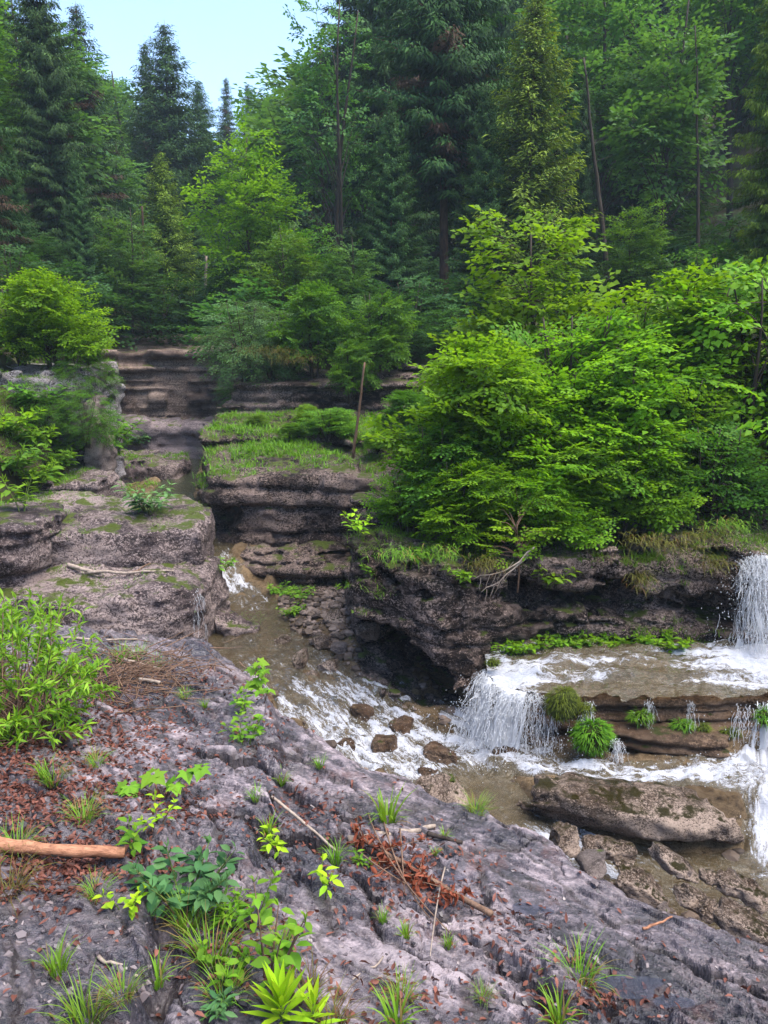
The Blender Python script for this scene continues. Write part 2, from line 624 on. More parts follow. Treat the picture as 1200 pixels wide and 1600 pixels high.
def leaf_material(name, dark, light, trans=0.4, hue=0.010, val=0.25, rough=0.55, brown=None):
    m = NT(name)
    at = m.n('ShaderNodeAttribute', attribute_name='tint')
    oi = m.n('ShaderNodeObjectInfo')
    tf = at.outputs['Fac']
    c = m.ramp(tf, [(0.0, dark), (1.0, light)] if brown is None else [(0.0, brown), (.06, brown), (.09, dark), (1.0, light)])
    hs = m.n('ShaderNodeHueSaturation')
    m.l(c, hs.inputs['Color'])
    m.l(m.math('ADD', m.math('MULTIPLY', m.math('SUBTRACT', oi.outputs['Random'], .5), hue * 2), .5), hs.inputs['Hue'])
    m.l(m.math('ADD', m.math('MULTIPLY', m.math('SUBTRACT', oi.outputs['Random'], .5), val), 1.0), hs.inputs['Value'])
    colr = hs.outputs[0]
    p = m.principled(colr, rough, .18)
    tr = m.n('ShaderNodeBsdfTranslucent')
    m.l(m.mix(1.0, colr, (1.15, 1.1, .55), 'MULTIPLY'), tr.inputs[0])
    ms = m.n('ShaderNodeMixShader')
    ms.inputs[0].default_value = trans
    m.l(p, ms.inputs[1]); m.l(tr.outputs[0], ms.inputs[2])
    return m.done(ms.outputs[0])

def bark_material(name, dark, light, scale=1.0, rough=.85, ring=(1, 1, .25)):
    m = NT(name)
    tc = m.n('ShaderNodeTexCoord').outputs['Object']
    n1 = m.noise(m.mapping(tc, ring), 14 * scale, 5, .65, .3)
    n2 = m.noise(tc, 2.2 * scale, 3, .6)
    c = m.ramp(m.math('ADD', m.math('MULTIPLY', n1, .7), m.math('MULTIPLY', n2, .35)), [(.36, dark), (.66, light)])
    return m.done(m.principled(c, rough, .25, m.bump(n1, .7, .01)))

def water_material(name, tint, murk, murk_amt=.3, rough=.06, ripple=18):
    m = NT(name)
    tc = m.n('ShaderNodeTexCoord').outputs['Object']
    fo = m.n('ShaderNodeAttribute', attribute_name='foam').outputs['Fac']
    fl = m.n('ShaderNodeAttribute', attribute_name='flow')
    fv = m.n('ShaderNodeCombineXYZ')
    m.l(m.n('ShaderNodeAttribute', attribute_name='fu').outputs['Fac'], fv.inputs[0])
    m.l(m.n('ShaderNodeAttribute', attribute_name='fw').outputs['Fac'], fv.inputs[1])
    n1 = m.noise(m.mapping(fv.outputs[0], (9, 30, 1)), 1.0, 5, .7, .8)
    n2 = m.noise(tc, ripple, 4, .6, .5)
    n3 = m.noise(tc, 70, 3, .7)
    fm = m.math('ADD', fo, m.math('MULTIPLY', m.math('SUBTRACT', m.math('ADD', m.math('MULTIPLY', n1, .75), m.math('MULTIPLY', n3, .25)), .5), 2.3))
    fm = m.math('MULTIPLY', m.ramp(fm, [(.50, 0.0), (.84, 1.0)]), m.ramp(fo, [(.02, 0.0), (.12, 1.0)]))
    nb = m.bump(m.math('ADD', n2, m.math('MULTIPLY', n1, .6)), .75, .04)
    gl = m.n('ShaderNodeBsdfGlossy'); gl.inputs['Roughness'].default_value = rough; m.l(nb, gl.inputs['Normal'])
    tr = m.n('ShaderNodeBsdfTransparent'); tr.inputs[0].default_value = tuple(tint) + (1,)
    df = m.n('ShaderNodeBsdfDiffuse'); df.inputs[0].default_value = tuple(murk) + (1,)
    fr = m.n('ShaderNodeFresnel'); fr.inputs[0].default_value = 1.33; m.l(nb, fr.inputs['Normal'])
    a = m.n('ShaderNodeMixShader'); a.inputs[0].default_value = murk_amt; m.l(tr.outputs[0], a.inputs[1]); m.l(df.outputs[0], a.inputs[2])
    b = m.n('ShaderNodeMixShader'); m.l(m.math('MULTIPLY', fr.outputs[0], 1.6, True), b.inputs[0]); m.l(a.outputs[0], b.inputs[1]); m.l(gl.outputs[0], b.inputs[2])
    wh = m.principled((.43, .44, .49), .5, .3, m.bump(m.math('ADD', n1, n3), .8, .025))
    c = m.n('ShaderNodeMixShader'); m.l(fm, c.inputs[0]); m.l(b.outputs[0], c.inputs[1]); m.l(wh, c.inputs[2])
    return m.done(c.outputs[0])

def spray_material():
    m = NT('white_water_spray')
    p = m.principled((.74, .75, .78), .4, .4)
    tr = m.n('ShaderNodeBsdfTranslucent'); tr.inputs[0].default_value = (.55, .57, .62, 1)
    ms = m.n('ShaderNodeMixShader'); ms.inputs[0].default_value = .35
    m.l(p, ms.inputs[1]); m.l(tr.outputs[0], ms.inputs[2])
    return m.done(ms.outputs[0])

M = {}
M['fg'] = None
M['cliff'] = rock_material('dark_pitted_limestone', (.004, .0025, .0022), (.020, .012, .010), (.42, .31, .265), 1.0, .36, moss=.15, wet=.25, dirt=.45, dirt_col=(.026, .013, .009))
M['cliff_far'] = rock_material('banded_far_limestone', (.032, .021, .017), (.165, .112, .092), (.48, .36, .30), .8, .45, moss=.05, wet=.2, strat=.85)
M['ledge_pale'] = rock_material('pale_violet_limestone', (.045, .034, .038), (.165, .128, .134), (.36, .285, .285), .8, .55, moss=.05, wet=.3, strat=.5)
M['left'] = rock_material('grey_violet_limestone', (.011, .008, .0085), (.058, .040, .042), (.43, .335, .315), 1.0, .47, moss=.15, wet=.3, dirt=.3, dirt_col=(.065, .040, .028))
M['white'] = rock_material('white_streaked_limestone', (.008, .006, .007), (.022, .017, .018), (.40, .35, .35), .9, .50, moss=.25, wet=.3, streak=.35, streak_col=(.24, .205, .21))
M['pillar'] = rock_material('pale_pink_limestone', (.05, .035, .03), (.14, .105, .095), (.30, .24, .215), 1.4, .55, moss=.1, wet=.1)
M['tan'] = rock_material('tan_wet_rock', (.016, .009, .006), (.085, .050, .030), (.25, .165, .11), 1.3, .42, moss=.12, moss_col=(.05, .06, .01), wet=.6, strat=.5)
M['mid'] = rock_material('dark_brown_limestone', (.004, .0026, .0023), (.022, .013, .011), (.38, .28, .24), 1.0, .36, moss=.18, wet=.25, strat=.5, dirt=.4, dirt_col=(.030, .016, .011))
M['boulder'] = rock_material('mossy_boulder_stone', (.012, .008, .005), (.075, .050, .036), (.50, .38, .31), 1.9, .54, moss=.32, moss_col=(.04, .032, .006), wet=.5)
M['greystone'] = rock_material('grey_boulder_stone', (.045, .035, .032), (.13, .103, .095), (.28, .225, .205), 2.0, .5, moss=.02, wet=.3)
M['bed'] = rock_material('stream_bed_stone', (.020, .012, .007), (.115, .075, .040), (.27, .19, .11), 2.2, .45, moss=.0, wet=.6)
M['water'] = water_material('stream_water', (.66, .57, .40), (.20, .155, .085), .24, .05)
M['pool'] = water_material('still_pool_water', (.45, .46, .32), (.10, .11, .06), .45, .08, 6)
M['spray'] = spray_material()

# ------------------------------------------------------------------ hillside ground (reaches out past every tree)
GORGE = [(-4.4, 6.8), (-4.6, 12.5), (-6.2, 14.5), (-8.0, 21.0), (-3.9, 21.3), (-3.2, 17.2), (1.6, 16.6), (1.8, 12.0), (5.5, 9.0), (14, 8.0), (14, -30), (-14, -30), (-14, 5), (-6.5, 7.6)]

def hill(x, y):
    x = np.asarray(x, np.float32); y = np.asarray(y, np.float32)
    base = np.interp(y, [0, 7, 11, 15, 16, 24, 42, 80, 200], [.3, .35, 1.0, 1.9, 2.3, 3.1, 4.8, 20.0, 44.0]).astype(np.float32)
    lat = x + 0.24 * y
    left = np.clip(-lat - 1.4, 0, None) * np.interp(y, [7, 11, 16, 30], [.40, .50, .62, .62])
    right = np.clip(lat - 1.0, 0, None) * .10 + np.clip(lat - 14, 0, None) * .30 + np.clip(y - 34, 0, 40) * sstep(8, 22, lat) * .16
    H = base + np.minimum(left, 24) + np.minimum(right, 22)
    H = H + .35 * fbm(x, y, 0, .12, 3, 40) + .12 * fbm(x, y, 0, .7, 3, 41)
    d = poly_sdf(x, y, GORGE)
    return H * sstep(-.5, .7, d) + (-2.2) * (1 - sstep(-.5, .7, d))

def axis_pts(lo, hi, near_lo, near_hi, fine, growth=1.13):
    a = list(np.arange(near_lo, near_hi + 1e-6, fine))
    s = fine
    while a[-1] < hi:
        s *= growth; a.append(a[-1] + s)
    s = fine
    while a[0] > lo:
        s *= growth; a.insert(0, a[0] - s)
    return np.clip(np.array(a, np.float32), lo, hi)

hm = NT('forest_floor')
tc = hm.n('ShaderNodeTexCoord').outputs['Object']
n1 = hm.noise(tc, .9, 5, .65); n2 = hm.noise(tc, 9, 4, .7)
cc = hm.ramp(n1, [(.35, (.030, .020, .012)), (.52, (.035, .045, .012)), (.70, (.05, .085, .016))])
cc = hm.mix(hm.ramp(n2, [(.45, 0.0), (.65, .8)]), cc, (.055, .035, .02))
M['floor'] = hm.done(hm.principled(cc, .9, .2, hm.bump(n2, .8, .06)))
gx = axis_pts(-130, 130, -14, 16, .5)
gy = axis_pts(-40, 170, -4, 30, .5)
GX, GY = np.meshgrid(gx, gy)
struct(link('hillside', grid_mesh('hillside', GX, GY, hill(GX, GY), None, M['floor'])), 'dark forest floor hillside under the trees')

# ------------------------------------------------------------------ stream levels
#        x      y      z     half  foam
S_MAIN = [(-4.9, 19.0, .34, .55, .0), (-4.25, 16.1, .31, .42, .0), (-3.62, 13.0, .28, .42, .0), (-3.0, 12.0, .12, .35, .3), (-2.62, 11.4, -.12, .40, .25), (-2.47, 10.8, -.18, .38, .5),
          (-2.22, 10.35, -.46, .40, .95), (-1.95, 9.95, -.57, .46, .6), (-1.7, 9.4, -.61, .50, .2), (-1.6, 8.7, -.62, .66, .28), (-1.2, 8.05, -.66, .72, .38), (-.75, 7.5, -.72, .66, .62),
          (-.30, 7.0, -.82, .66, .82), (.12, 6.62, -.90, .64, .9), (.5, 6.35, -.94, .5, .8), (.75, 6.05, -1.0, .42, .10), (1.0, 5.72, -1.03, .38, .03), (1.25, 5.5, -1.08, .32, .75), (1.6, 5.32, -1.14, .33, .8),
          (2.1, 5.1, -1.19, .42, .35), (2.7, 4.9, -1.21, .6, .25), (3.6, 4.6, -1.23, .8, .25)]
S_RIGHT = [(4.6, 5.95, -.74, .45, .9), (3.4, 5.98, -.78, .36, .95), (2.6, 5.98, -.82, .24, .85), (2.0, 6.03, -.85, .22, .8), (1.5, 6.22, -.88, .26, .85), (1.05, 6.45, -.90, .34, .95), (.6, 6.60, -.91, .32, .85)]
S_SPILL = [(3.35, 6.0, -.78, .42, 1), (3.15, 5.55, -1.0, .34, 1), (3.0, 5.15, -1.19, .36, .8), (3.0, 4.8, -1.22, .4, .3)]
S_FOOT = [(.75, 7.05, -.86, .32, 1), (1.05, 6.7, -.88, .34, 1), (.9, 6.45, -.90, .3, 1)]
STREAMS = [S_MAIN, S_RIGHT, S_SPILL, S_FOOT]

def stream(x, y):
    W = 0; Z = 0; Fm = 0; dmin = np.full(x.shape, 1e9, np.float32); U = np.zeros(x.shape, np.float32); V = np.zeros(x.shape, np.float32)
    for k, s in enumerate(STREAMS):
        d, arc, side, e = polyline(x, y, s)
        hw = e[..., 1]
        r = d / hw
        w = np.exp(-3.2 * np.maximum(r - .5, 0)) + 1e-6
        W = W + w; Z = Z + w * e[..., 0]; Fm = Fm + w * e[..., 2] * (1 - .35 * sstep(.7, 1.2, r))
        m = d - hw < dmin
        dmin = np.where(m, d - hw, dmin); U = np.where(m, arc + 20 * k, U); V = np.where(m, side, V)
    return Z / W, Fm / W, dmin, U, V

def bed(x, y):
    z, foam, d, u, v = stream(x, y)
    bank = sstep(7.4, 7.9, y) * sstep(10.3, 9.9, y) * sstep(-1.5, -1.2, x)
    rise = np.where(d > 0, .04 + np.clip(d, 0, .5) * (-.25 + .45 * bank), -.20 + .24 * sstep(-.25, 0, d))
    b = z + rise
    b = b + .05 * fbm(x, y, 0, 2.2, 3, 60)
    lump = sstep(.05, .55, perlin(x * 2.6, y * 2.6, 0, 63) + .12 * perlin(x * 8, y * 8, 0, 65))
    b = b + lump * sstep(1.0, .6, x) * (.02 + .18 * sstep(.3, .6, foam) * (1 - sstep(.80, .95, foam)))
    b = b - .40 * sstep(7.30, 7.6, y) * sstep(-.35, -.05, x) * sstep(1.1, .8, x)
    cob = np.abs(perlin(x * 11, y * 11, 0, 64))
    b = b + .03 * cob * sstep(-.1, .3, d) + .012 * cob
    return b

def add_bed(x0, x1, y0, y1, h, name):
    gx = np.arange(x0, x1 + h, h, dtype=np.float32); gy = np.arange(y0, y1 + h, h, dtype=np.float32)
    X, Y = np.meshgrid(gx, gy)
    z, foam, d, u, v = stream(X, Y)
    Z = bed(X, Y)
    return struct(link(name, grid_mesh(name, X, Y, Z, d < np.interp(Y, [8.6, 9.2], [1.1, .5]), M['bed'])), 'stony tan bed below the running stream')

bo = add_bed(-3.4, 5.0, 4.0, 8.7, .028, 'stream_bed')
bo2 = add_bed(-6.2, 0.6, 8.7, 19.2, .06, 'stream_bed')
bo2['label'] = 'stony upper stream bed below the narrow channel'

def add_water(x0, x1, y0, y1, h, name, label, mat, amp=1.0):
    gx = np.arange(x0, x1 + h, h, dtype=np.float32); gy = np.arange(y0, y1 + h, h, dtype=np.float32)
    X, Y = np.meshgrid(gx, gy)
    z, foam, d, u, v = stream(X, Y)
    b = bed(X, Y)
    rip = .010 * fbm(X, Y, 0, 5, 3, 70) + .006 * perlin(u * 7, v * 22, 0, 71)
    chop = foam * (.060 * fbm(u * 1.6, v * 3.4, 0, 2.2, 4, 72, .6) + .02 * np.abs(perlin(u * 14, v * 30, 0, 75)))
    Z = z + amp * rip + chop - .16 * sstep(.0, .3, d)
    strk = .9 * fbm(u * 1.3, v * 4.5, 0, 1.5, 3, 77)
    fo = np.clip(foam * (.82 + .55 * strk) - .25 * sstep(.06, .0, Z - b), 0, 1.2)
    keep = (Z > b - .05) & (d < .4)
    return struct(link(name, grid_mesh(name, X, Y, Z, keep, mat, {'foam': fo, 'fu': u, 'fw': v})), label)

add_water(-3.3, 4.9, 4.1, 8.7, .018, 'stream_water', 'white rushing stream water in the lower channel', M['water'])
add_water(-3.4, 0.2, 8.7, 11.9, .03, 'stream_water', 'shallow brown stream water beside the rock shelves', M['water'])
add_water(-6.0, -2.4, 11.9, 19.1, .06, 'pool_water', 'still olive pool in the narrow upper channel', M['pool'], .6)

# ------------------------------------------------------------------ foreground ledge
EDGE = [(-6.5, 8.6), (-3.9, 7.9), (-2.3, 7.75), (-1.85, 7.7), (-1.5, 7.2), (-1.1, 6.75), (-.66, 5.85), (-.26, 5.48), (.34, 5.06), (.66, 4.84), (1.0, 4.52), (1.40, 3.90), (1.74, 3.78), (2.05, 3.64), (3.0, 3.3), (5.0, 2.6), (5.0, -6), (-6.5, -6)]
PUDDLES = [(1.13, 3.10, .17, .075), (.36, 3.86, .09, .07), (.78, 3.62, .13, .06), (1.32, 3.03, .10, .04)]

FG_PLATES = ((1.3, 3.4, .064, .036, .024, 1, 1.2, .5), (4.2, 11, .018, .015, .010, 2, 1.0, .6), (13, 31, .008, .009, .004, 3, .6, .5))

def fg(x, y, full=False):
    x = np.asarray(x, np.float32); y = np.asarray(y, np.float32)
    z = -.14 * x - .13 * (y - 2.6)
    z = np.where(y < 2.2, z + .25 * (2.2 - y), z)
    # axis along the bedding
    a = (x * .78 - y * .62); b = (x * .62 + y * .78)
    n = .085 * fbm(a * .6, b, 0, .9, 3, 1) + .05 * fbm(a * .45, b, 0, 3.2, 3, 4)
    stp = .034
    q = n / stp + .35 * perlin(a * 3, b * 5, 0, 8)
    fl = np.floor(q); fr = q - fl
    terr = (fl + sstep(.84, 1.0, fr)) * stp
    z = z + .18 * n + .82 * terr
    # a long slab standing a step above the rest, left of the middle
    xl = np.interp(y, [2.0, 3.6, 4.2, 5.2, 6.0, 6.8], [-.62, -.68, -.66, -.74, -.92, -1.12]).astype(np.float32) + .05 * perlin(y * 2.2, y * 0, 0, 12) + .03 * perlin(x * 7, y * 9, 0, 13)
    z = z + .12 * sstep(.03, -.05, x - xl) * sstep(3.3, 3.8, y)
    # broken edge running through the lower left corner
    xc = -1.02 + .10 * perlin(y * 1.9, y * 0, 0, 14) + .12 * (3.2 - y)
    dcr = np.abs(x - xc)
    z = z - .11 * np.exp(-(dcr / .055) ** 2) * sstep(3.85, 3.5, y)
    z = z + .10 * sstep(.05, -.10, x - xc) * sstep(3.85, 3.5, y)
    # broken plates, flakes and cracks
    wx = .05 * perlin(x * 6, y * 6, 0, 50) + .02 * perlin(x * 17, y * 17, 0, 51)
    wy = .05 * perlin(x * 6, y * 6, 0, 52) + .02 * perlin(x * 17, y * 17, 0, 53)
    rough = .45 + .85 * sstep(-.35, .35, perlin(x * .9, y * .9, 0, 26))
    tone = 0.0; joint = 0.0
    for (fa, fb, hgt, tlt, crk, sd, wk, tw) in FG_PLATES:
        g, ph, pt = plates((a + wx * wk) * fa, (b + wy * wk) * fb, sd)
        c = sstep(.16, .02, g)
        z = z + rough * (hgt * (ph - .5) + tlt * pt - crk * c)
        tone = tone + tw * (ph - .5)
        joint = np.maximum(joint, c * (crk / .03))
    tone = tone + .75 * np.exp(-((x - .15) / .5) ** 2 - ((y - 3.2) / .5) ** 2) - .5 * np.exp(-((x - 1.2) / .5) ** 2 - ((y - 3.1) / .45) ** 2) - .5 * np.exp(-((x + 1.5) / .7) ** 2 - ((y - 3.2) / .6) ** 2)
    z = z + rough * (.008 * fbm(a, b * 1.5, 0, 9, 2, 24) + .005 * np.abs(perlin(x * 34, y * 34, 0, 27)))
    for (cx, cy, rx, ry) in PUDDLES:
        r = np.hypot((x - cx) / (rx * 1.5), (y - cy) / (ry * 1.5))
        pz = -.14 * cx - .13 * (cy - 2.6) - .035
        z = z + (pz - .015 + .25 * (z - pz) - z) * sstep(1.35, .55, r + .25 * perlin(x * 9, y * 9, 0, 29))
    d = poly_sdf(x, y, EDGE) + .07 * fbm(x, y, 0, 2.5, 3, 30)
    z = z - .06 * sstep(-.16, .02, d) - 1.3 * sstep(-.02, .42, d)
    if full:
        return z, tone, joint
    return z

fm = NT('foreground_limestone')
tc = fm.n('ShaderNodeTexCoord').outputs['Object']
an = fm.mapping(tc, (1, 1.7, 1.7), (0, 0, RAD(38)))
big = fm.noise(tc, .8, 4, .6)
med = fm.noise(an, 4.5, 6, .68, .5)
fine = fm.noise(an, 30, 6, .78, .2)
vf = fm.noise(tc, 95, 3, .7)
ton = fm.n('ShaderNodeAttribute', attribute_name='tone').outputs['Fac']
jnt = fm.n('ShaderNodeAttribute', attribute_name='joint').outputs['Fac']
mixv = fm.math('ADD', fm.math('MULTIPLY', med, .5), fm.math('MULTIPLY', fine, .5))
mixv = fm.math('ADD', mixv, fm.math('MULTIPLY', ton, .16))
cc = fm.ramp(mixv, [(.37, (.008, .0065, .009)), (.46, (.043, .036, .046)), (.54, (.125, .101, .117)), (.65, (.32, .260, .278))])
pale = fm.ramp(fm.math('ADD', fm.math('MULTIPLY', big, .7), fm.math('MULTIPLY', fine, .3)), [(.51, 0.0), (.62, .7)])
cc = fm.mix(pale, cc, fm.ramp(fine, [(.3, (.06, .049, .055)), (.65, (.30, .235, .242))]))
wetn = fm.noise(tc, 1.05, 4, .62, .3)
wetm = fm.ramp(wetn, [(.44, 0.0), (.56, 1.0)])
cc = fm.mix(fm.math('MULTIPLY', wetm, .72), cc, fm.mix(.72, cc, (.016, .016, .026)))
# colour turns darker in the joints between the plates
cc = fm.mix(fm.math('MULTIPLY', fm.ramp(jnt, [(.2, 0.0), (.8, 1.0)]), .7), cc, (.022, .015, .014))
redn = fm.noise(tc, 2.7, 5, .7)
cc = fm.mix(fm.ramp(redn, [(.58, 0.0), (.70, .55)]), cc, (.085, .032, .026))
rg = fm.math('SUBTRACT', .62, fm.math('MULTIPLY', wetm, .40))
hh = fm.math('ADD', fm.math('MULTIPLY', fine, .8), fm.math('MULTIPLY', vf, .3))
M['fg'] = fm.done(fm.principled(cc, rg, .6, fm.bump(hh, .8, .014)))

def fg_patch(x0, x1, y0, y1, h, name, wedge=True):
    gx = np.arange(x0, x1 + h, h, dtype=np.float32); gy = np.arange(y0, y1 + h, h, dtype=np.float32)
    X, Y = np.meshgrid(gx, gy)
    keep = np.abs(X) < .56 * Y + .75 if wedge else np.ones_like(X, bool)
    d = poly_sdf(X, Y, EDGE)
    keep &= d < .7
    k2 = keep.copy()
    for sx in (-1, 1):
        k2 |= np.roll(keep, sx, 0) | np.roll(keep, sx, 1)
    k2 |= np.roll(np.roll(k2, 1, 0), 1, 1) | np.roll(np.roll(k2, -1, 0), -1, 1)
    Z = np.zeros_like(X)
    TN = np.zeros_like(X); JT = np.zeros_like(X)
    Z[k2], TN[k2], JT[k2] = fg(X[k2], Y[k2], True)
    return X, Y, Z, keep, TN, JT

def grid_arrays(X, Y, Z, keep, TN, JT):
    ny, nx = X.shape
    idx = np.arange(nx * ny).reshape(ny, nx)
    q = np.stack([idx[:-1, :-1], idx[:-1, 1:], idx[1:, 1:], idx[1:, :-1]], -1)
    q = q[keep[:-1, :-1] | keep[:-1, 1:] | keep[1:, 1:] | keep[1:, :-1]]
    used = np.zeros(nx * ny, bool); used[q.ravel()] = True
    return np.stack([X, Y, Z, TN, JT], -1).reshape(-1, 5)[used], (np.cumsum(used) - 1)[q]
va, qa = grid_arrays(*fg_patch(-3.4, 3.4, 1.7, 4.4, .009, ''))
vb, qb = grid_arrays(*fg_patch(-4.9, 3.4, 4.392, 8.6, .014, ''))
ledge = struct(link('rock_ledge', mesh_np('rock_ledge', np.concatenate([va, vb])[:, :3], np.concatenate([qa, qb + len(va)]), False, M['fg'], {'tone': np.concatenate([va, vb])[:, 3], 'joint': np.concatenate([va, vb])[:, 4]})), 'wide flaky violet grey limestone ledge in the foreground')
def_fgz = lambda x, y: float(fg(np.array([x], np.float32), np.array([y], np.float32))[0])
# the same ledge under and behind the viewpoint, coarser
X, Y, Z, K, _a, _b = fg_patch(-6.4, 5.0, -5.0, 8.6, .10, 'rock_ledge', False)
struct(link('rock_ledge', grid_mesh('rock_ledge', X, Y, Z - .06, K, M['fg'])), 'limestone ledge running back under the viewpoint')

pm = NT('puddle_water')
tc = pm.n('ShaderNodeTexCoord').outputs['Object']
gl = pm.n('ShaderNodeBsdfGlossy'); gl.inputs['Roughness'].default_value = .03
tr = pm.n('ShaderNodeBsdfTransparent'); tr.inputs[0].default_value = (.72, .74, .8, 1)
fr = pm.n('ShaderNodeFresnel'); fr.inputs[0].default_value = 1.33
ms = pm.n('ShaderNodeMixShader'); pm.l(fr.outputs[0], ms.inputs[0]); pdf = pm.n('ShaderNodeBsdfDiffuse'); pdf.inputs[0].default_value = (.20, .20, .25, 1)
pmx = pm.n('ShaderNodeMixShader'); pmx.inputs[0].default_value = .08; pm.l(tr.outputs[0], pmx.inputs[1]); pm.l(pdf.outputs[0], pmx.inputs[2])  # a little pale grey diffuse paints the reflected sky into the water colour
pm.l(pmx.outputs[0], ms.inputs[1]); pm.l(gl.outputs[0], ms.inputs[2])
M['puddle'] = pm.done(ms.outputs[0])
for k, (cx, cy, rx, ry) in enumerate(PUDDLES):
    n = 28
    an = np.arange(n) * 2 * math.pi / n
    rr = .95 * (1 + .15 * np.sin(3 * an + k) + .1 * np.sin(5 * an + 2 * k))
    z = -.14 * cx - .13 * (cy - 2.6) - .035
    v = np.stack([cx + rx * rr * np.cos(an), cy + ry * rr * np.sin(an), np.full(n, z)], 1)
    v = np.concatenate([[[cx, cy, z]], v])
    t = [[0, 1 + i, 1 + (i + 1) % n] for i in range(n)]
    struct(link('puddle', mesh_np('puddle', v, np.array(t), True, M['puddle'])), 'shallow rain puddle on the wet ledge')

# ------------------------------------------------------------------ cliffs and rock shelves
def prism(poly, top, rnd=.1):
    def fn(X, Y, Z):
        dp = poly_sdf(X[:, :, 0], Y[:, :, 0], poly)[:, :, None]
        t = top(X[:, :, 0], Y[:, :, 0])[:, :, None] if callable(top) else top
        return smax(dp + 0 * Z, Z - t, rnd)
    return fn

def cliff(name, label, poly, top, bot, h, mat, seed, st, pit=1.0, pits=1.0, rnd=.1, extra=None, pad=.35, zmax=None, tilt=(0, 0), ext_y=None):
    p = np.array(poly)
    lo = [p[:, 0].min() - pad, p[:, 1].min() - pad, bot]
    tz = top if not callable(top) else zmax
    hi = [p[:, 0].max() + pad, p[:, 1].max() + pad, tz + pad]
    base = prism(poly, top, rnd)
    sf = strata_fn(seed, bot - .5, tz + .8, *st, tilt=tilt, cw=max(.02, h * .95))
    pf = pitted(seed + 100, pits, pit)
    lf = lumps(seed + 100, pits, pit)
    def fn(X, Y, Z):
        d = base(X, Y, Z)
        return extra(d, X, Y, Z) if extra else d
    def det(x, y, z):
        return sf(x, y, z) + lf(x, y, z)
    o = link(name, rock_mesh(name, fn, lo, hi, h, mat, (det, pf)))
    return struct(o, label)

def ell(X, Y, Z, c, r, rot=0.0):
    """signed distance-like value of a tilted ellipsoid (tilt about Y)"""
    x = X - c[0]; y = Y - c[1]; z = Z - c[2]
    cr, sr = math.cos(rot), math.sin(rot)
    x2 = x * cr - z * sr; z2 = x * sr + z * cr
    k = np.sqrt((x2 / r[0]) ** 2 + (y / r[1]) ** 2 + (z2 / r[2]) ** 2)
    return (k - 1) * min(r)

def cave_carve(d, X, Y, Z):
    d = smax(d, -ell(X, Y, Z, (.18, 7.55, -.50), (.80, .95, .25), RAD(22)), .06)
    d = smax(d, -ell(X, Y, Z, (.45, 7.6, -.64), (.45, .9, .20), RAD(18)), .06)
    # long undercut in the right-hand face
    return smax(d, -ell(X, Y, Z, (2.5, 7.45, .12), (1.2, .30, .07), RAD(6)), .05)

C1 = [(-.40, 9.6), (-.40, 7.85), (-.22, 7.55), (.15, 7.3), (.62, 7.12), (1.02, 7.22), (1.5, 7.42), (2.2, 7.5), (3.4, 7.55), (5.6, 7.45), (5.6, 10.6), (1.0, 10.6)]
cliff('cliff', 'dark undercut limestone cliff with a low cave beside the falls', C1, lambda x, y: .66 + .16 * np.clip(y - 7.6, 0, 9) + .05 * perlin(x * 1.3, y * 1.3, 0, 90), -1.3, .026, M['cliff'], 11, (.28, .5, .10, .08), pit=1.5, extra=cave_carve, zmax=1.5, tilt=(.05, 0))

def mid_carve(d, X, Y, Z):
    return smax(d, -ell(X, Y, Z, (-2.75, 11.15, .28), (.34, .6, .18)), .08)
C2 = [(-2.80, 11.75), (-2.72, 11.35), (-2.3, 11.15), (-1.2, 11.1), (.3, 10.85), (1.6, 10.7), (1.6, 16.4), (-3.4, 16.4), (-3.2, 13.0)]
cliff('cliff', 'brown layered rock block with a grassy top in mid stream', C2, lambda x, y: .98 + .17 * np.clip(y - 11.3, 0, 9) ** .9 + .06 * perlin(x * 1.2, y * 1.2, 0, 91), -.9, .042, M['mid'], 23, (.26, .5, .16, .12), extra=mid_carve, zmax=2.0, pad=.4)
SH = [(-2.42, 11.3), (-2.28, 10.78), (-1.9, 10.55), (-1.2, 10.30), (-.4, 10.15), (.6, 10.0), (.6, 11.3)]
cliff('rock_shelf', 'low brown stepped shelf at the water below the grassy block', SH, lambda x, y: -.10 + .22 * np.clip(y - 10.3, 0, 1) , -.95, .03, M['mid'], 29, (.10, .20, .22, .06), rnd=.08, zmax=.3)

L1 = [(-1.93, 8.0), (-1.98, 8.4), (-1.95, 9.2), (-4.9, 9.2), (-4.9, 7.6), (-3.3, 7.35), (-2.6, 7.55)]
cliff('rock_block', 'rounded grey violet block with a trickle running down it', L1, lambda x, y: .25 + .06 * (y - 7.8) - .03 * (x + 3), -1.0, .024, M['left'], 37, (.5, .9, .03, .015), rnd=.20, zmax=.5)
L2 = [(-2.10, 8.75), (-2.16, 9.7), (-2.7, 10.7), (-5.2, 10.7), (-5.2, 8.45), (-3.45, 8.4)]
cliff('rock_block', 'flat topped grey violet block behind the driftwood', L2, lambda x, y: .74 + .03 * (y - 9), -.3, .03, M['left'], 41, (.3, .6, .04, .025), rnd=.12, zmax=.95)
L0 = [(-3.72, 7.95), (-3.62, 8.5), (-3.9, 9.2), (-6.2, 9.2), (-6.2, 7.4), (-4.3, 7.45)]
cliff('rock_block', 'upright grey block at the left edge above the shrub', L0, .88, -.4, .034, M['left'], 43, (.2, .5, .07, .05), rnd=.12)
L3 = [(-3.95, 10.75), (-3.95, 11.9), (-6.4, 12.4), (-6.4, 10.9), (-4.9, 10.55)]
cliff('rock_block', 'small dark block at the foot of the white streaked cliff', L3, .95, 0.1, .04, M['left'], 47, (.15, .4, .08, .05))
L4 = [(-4.55, 12.3), (-4.45, 13.2), (-5.0, 14.6), (-10, 15.5), (-10, 11.6), (-5.8, 12.0)]
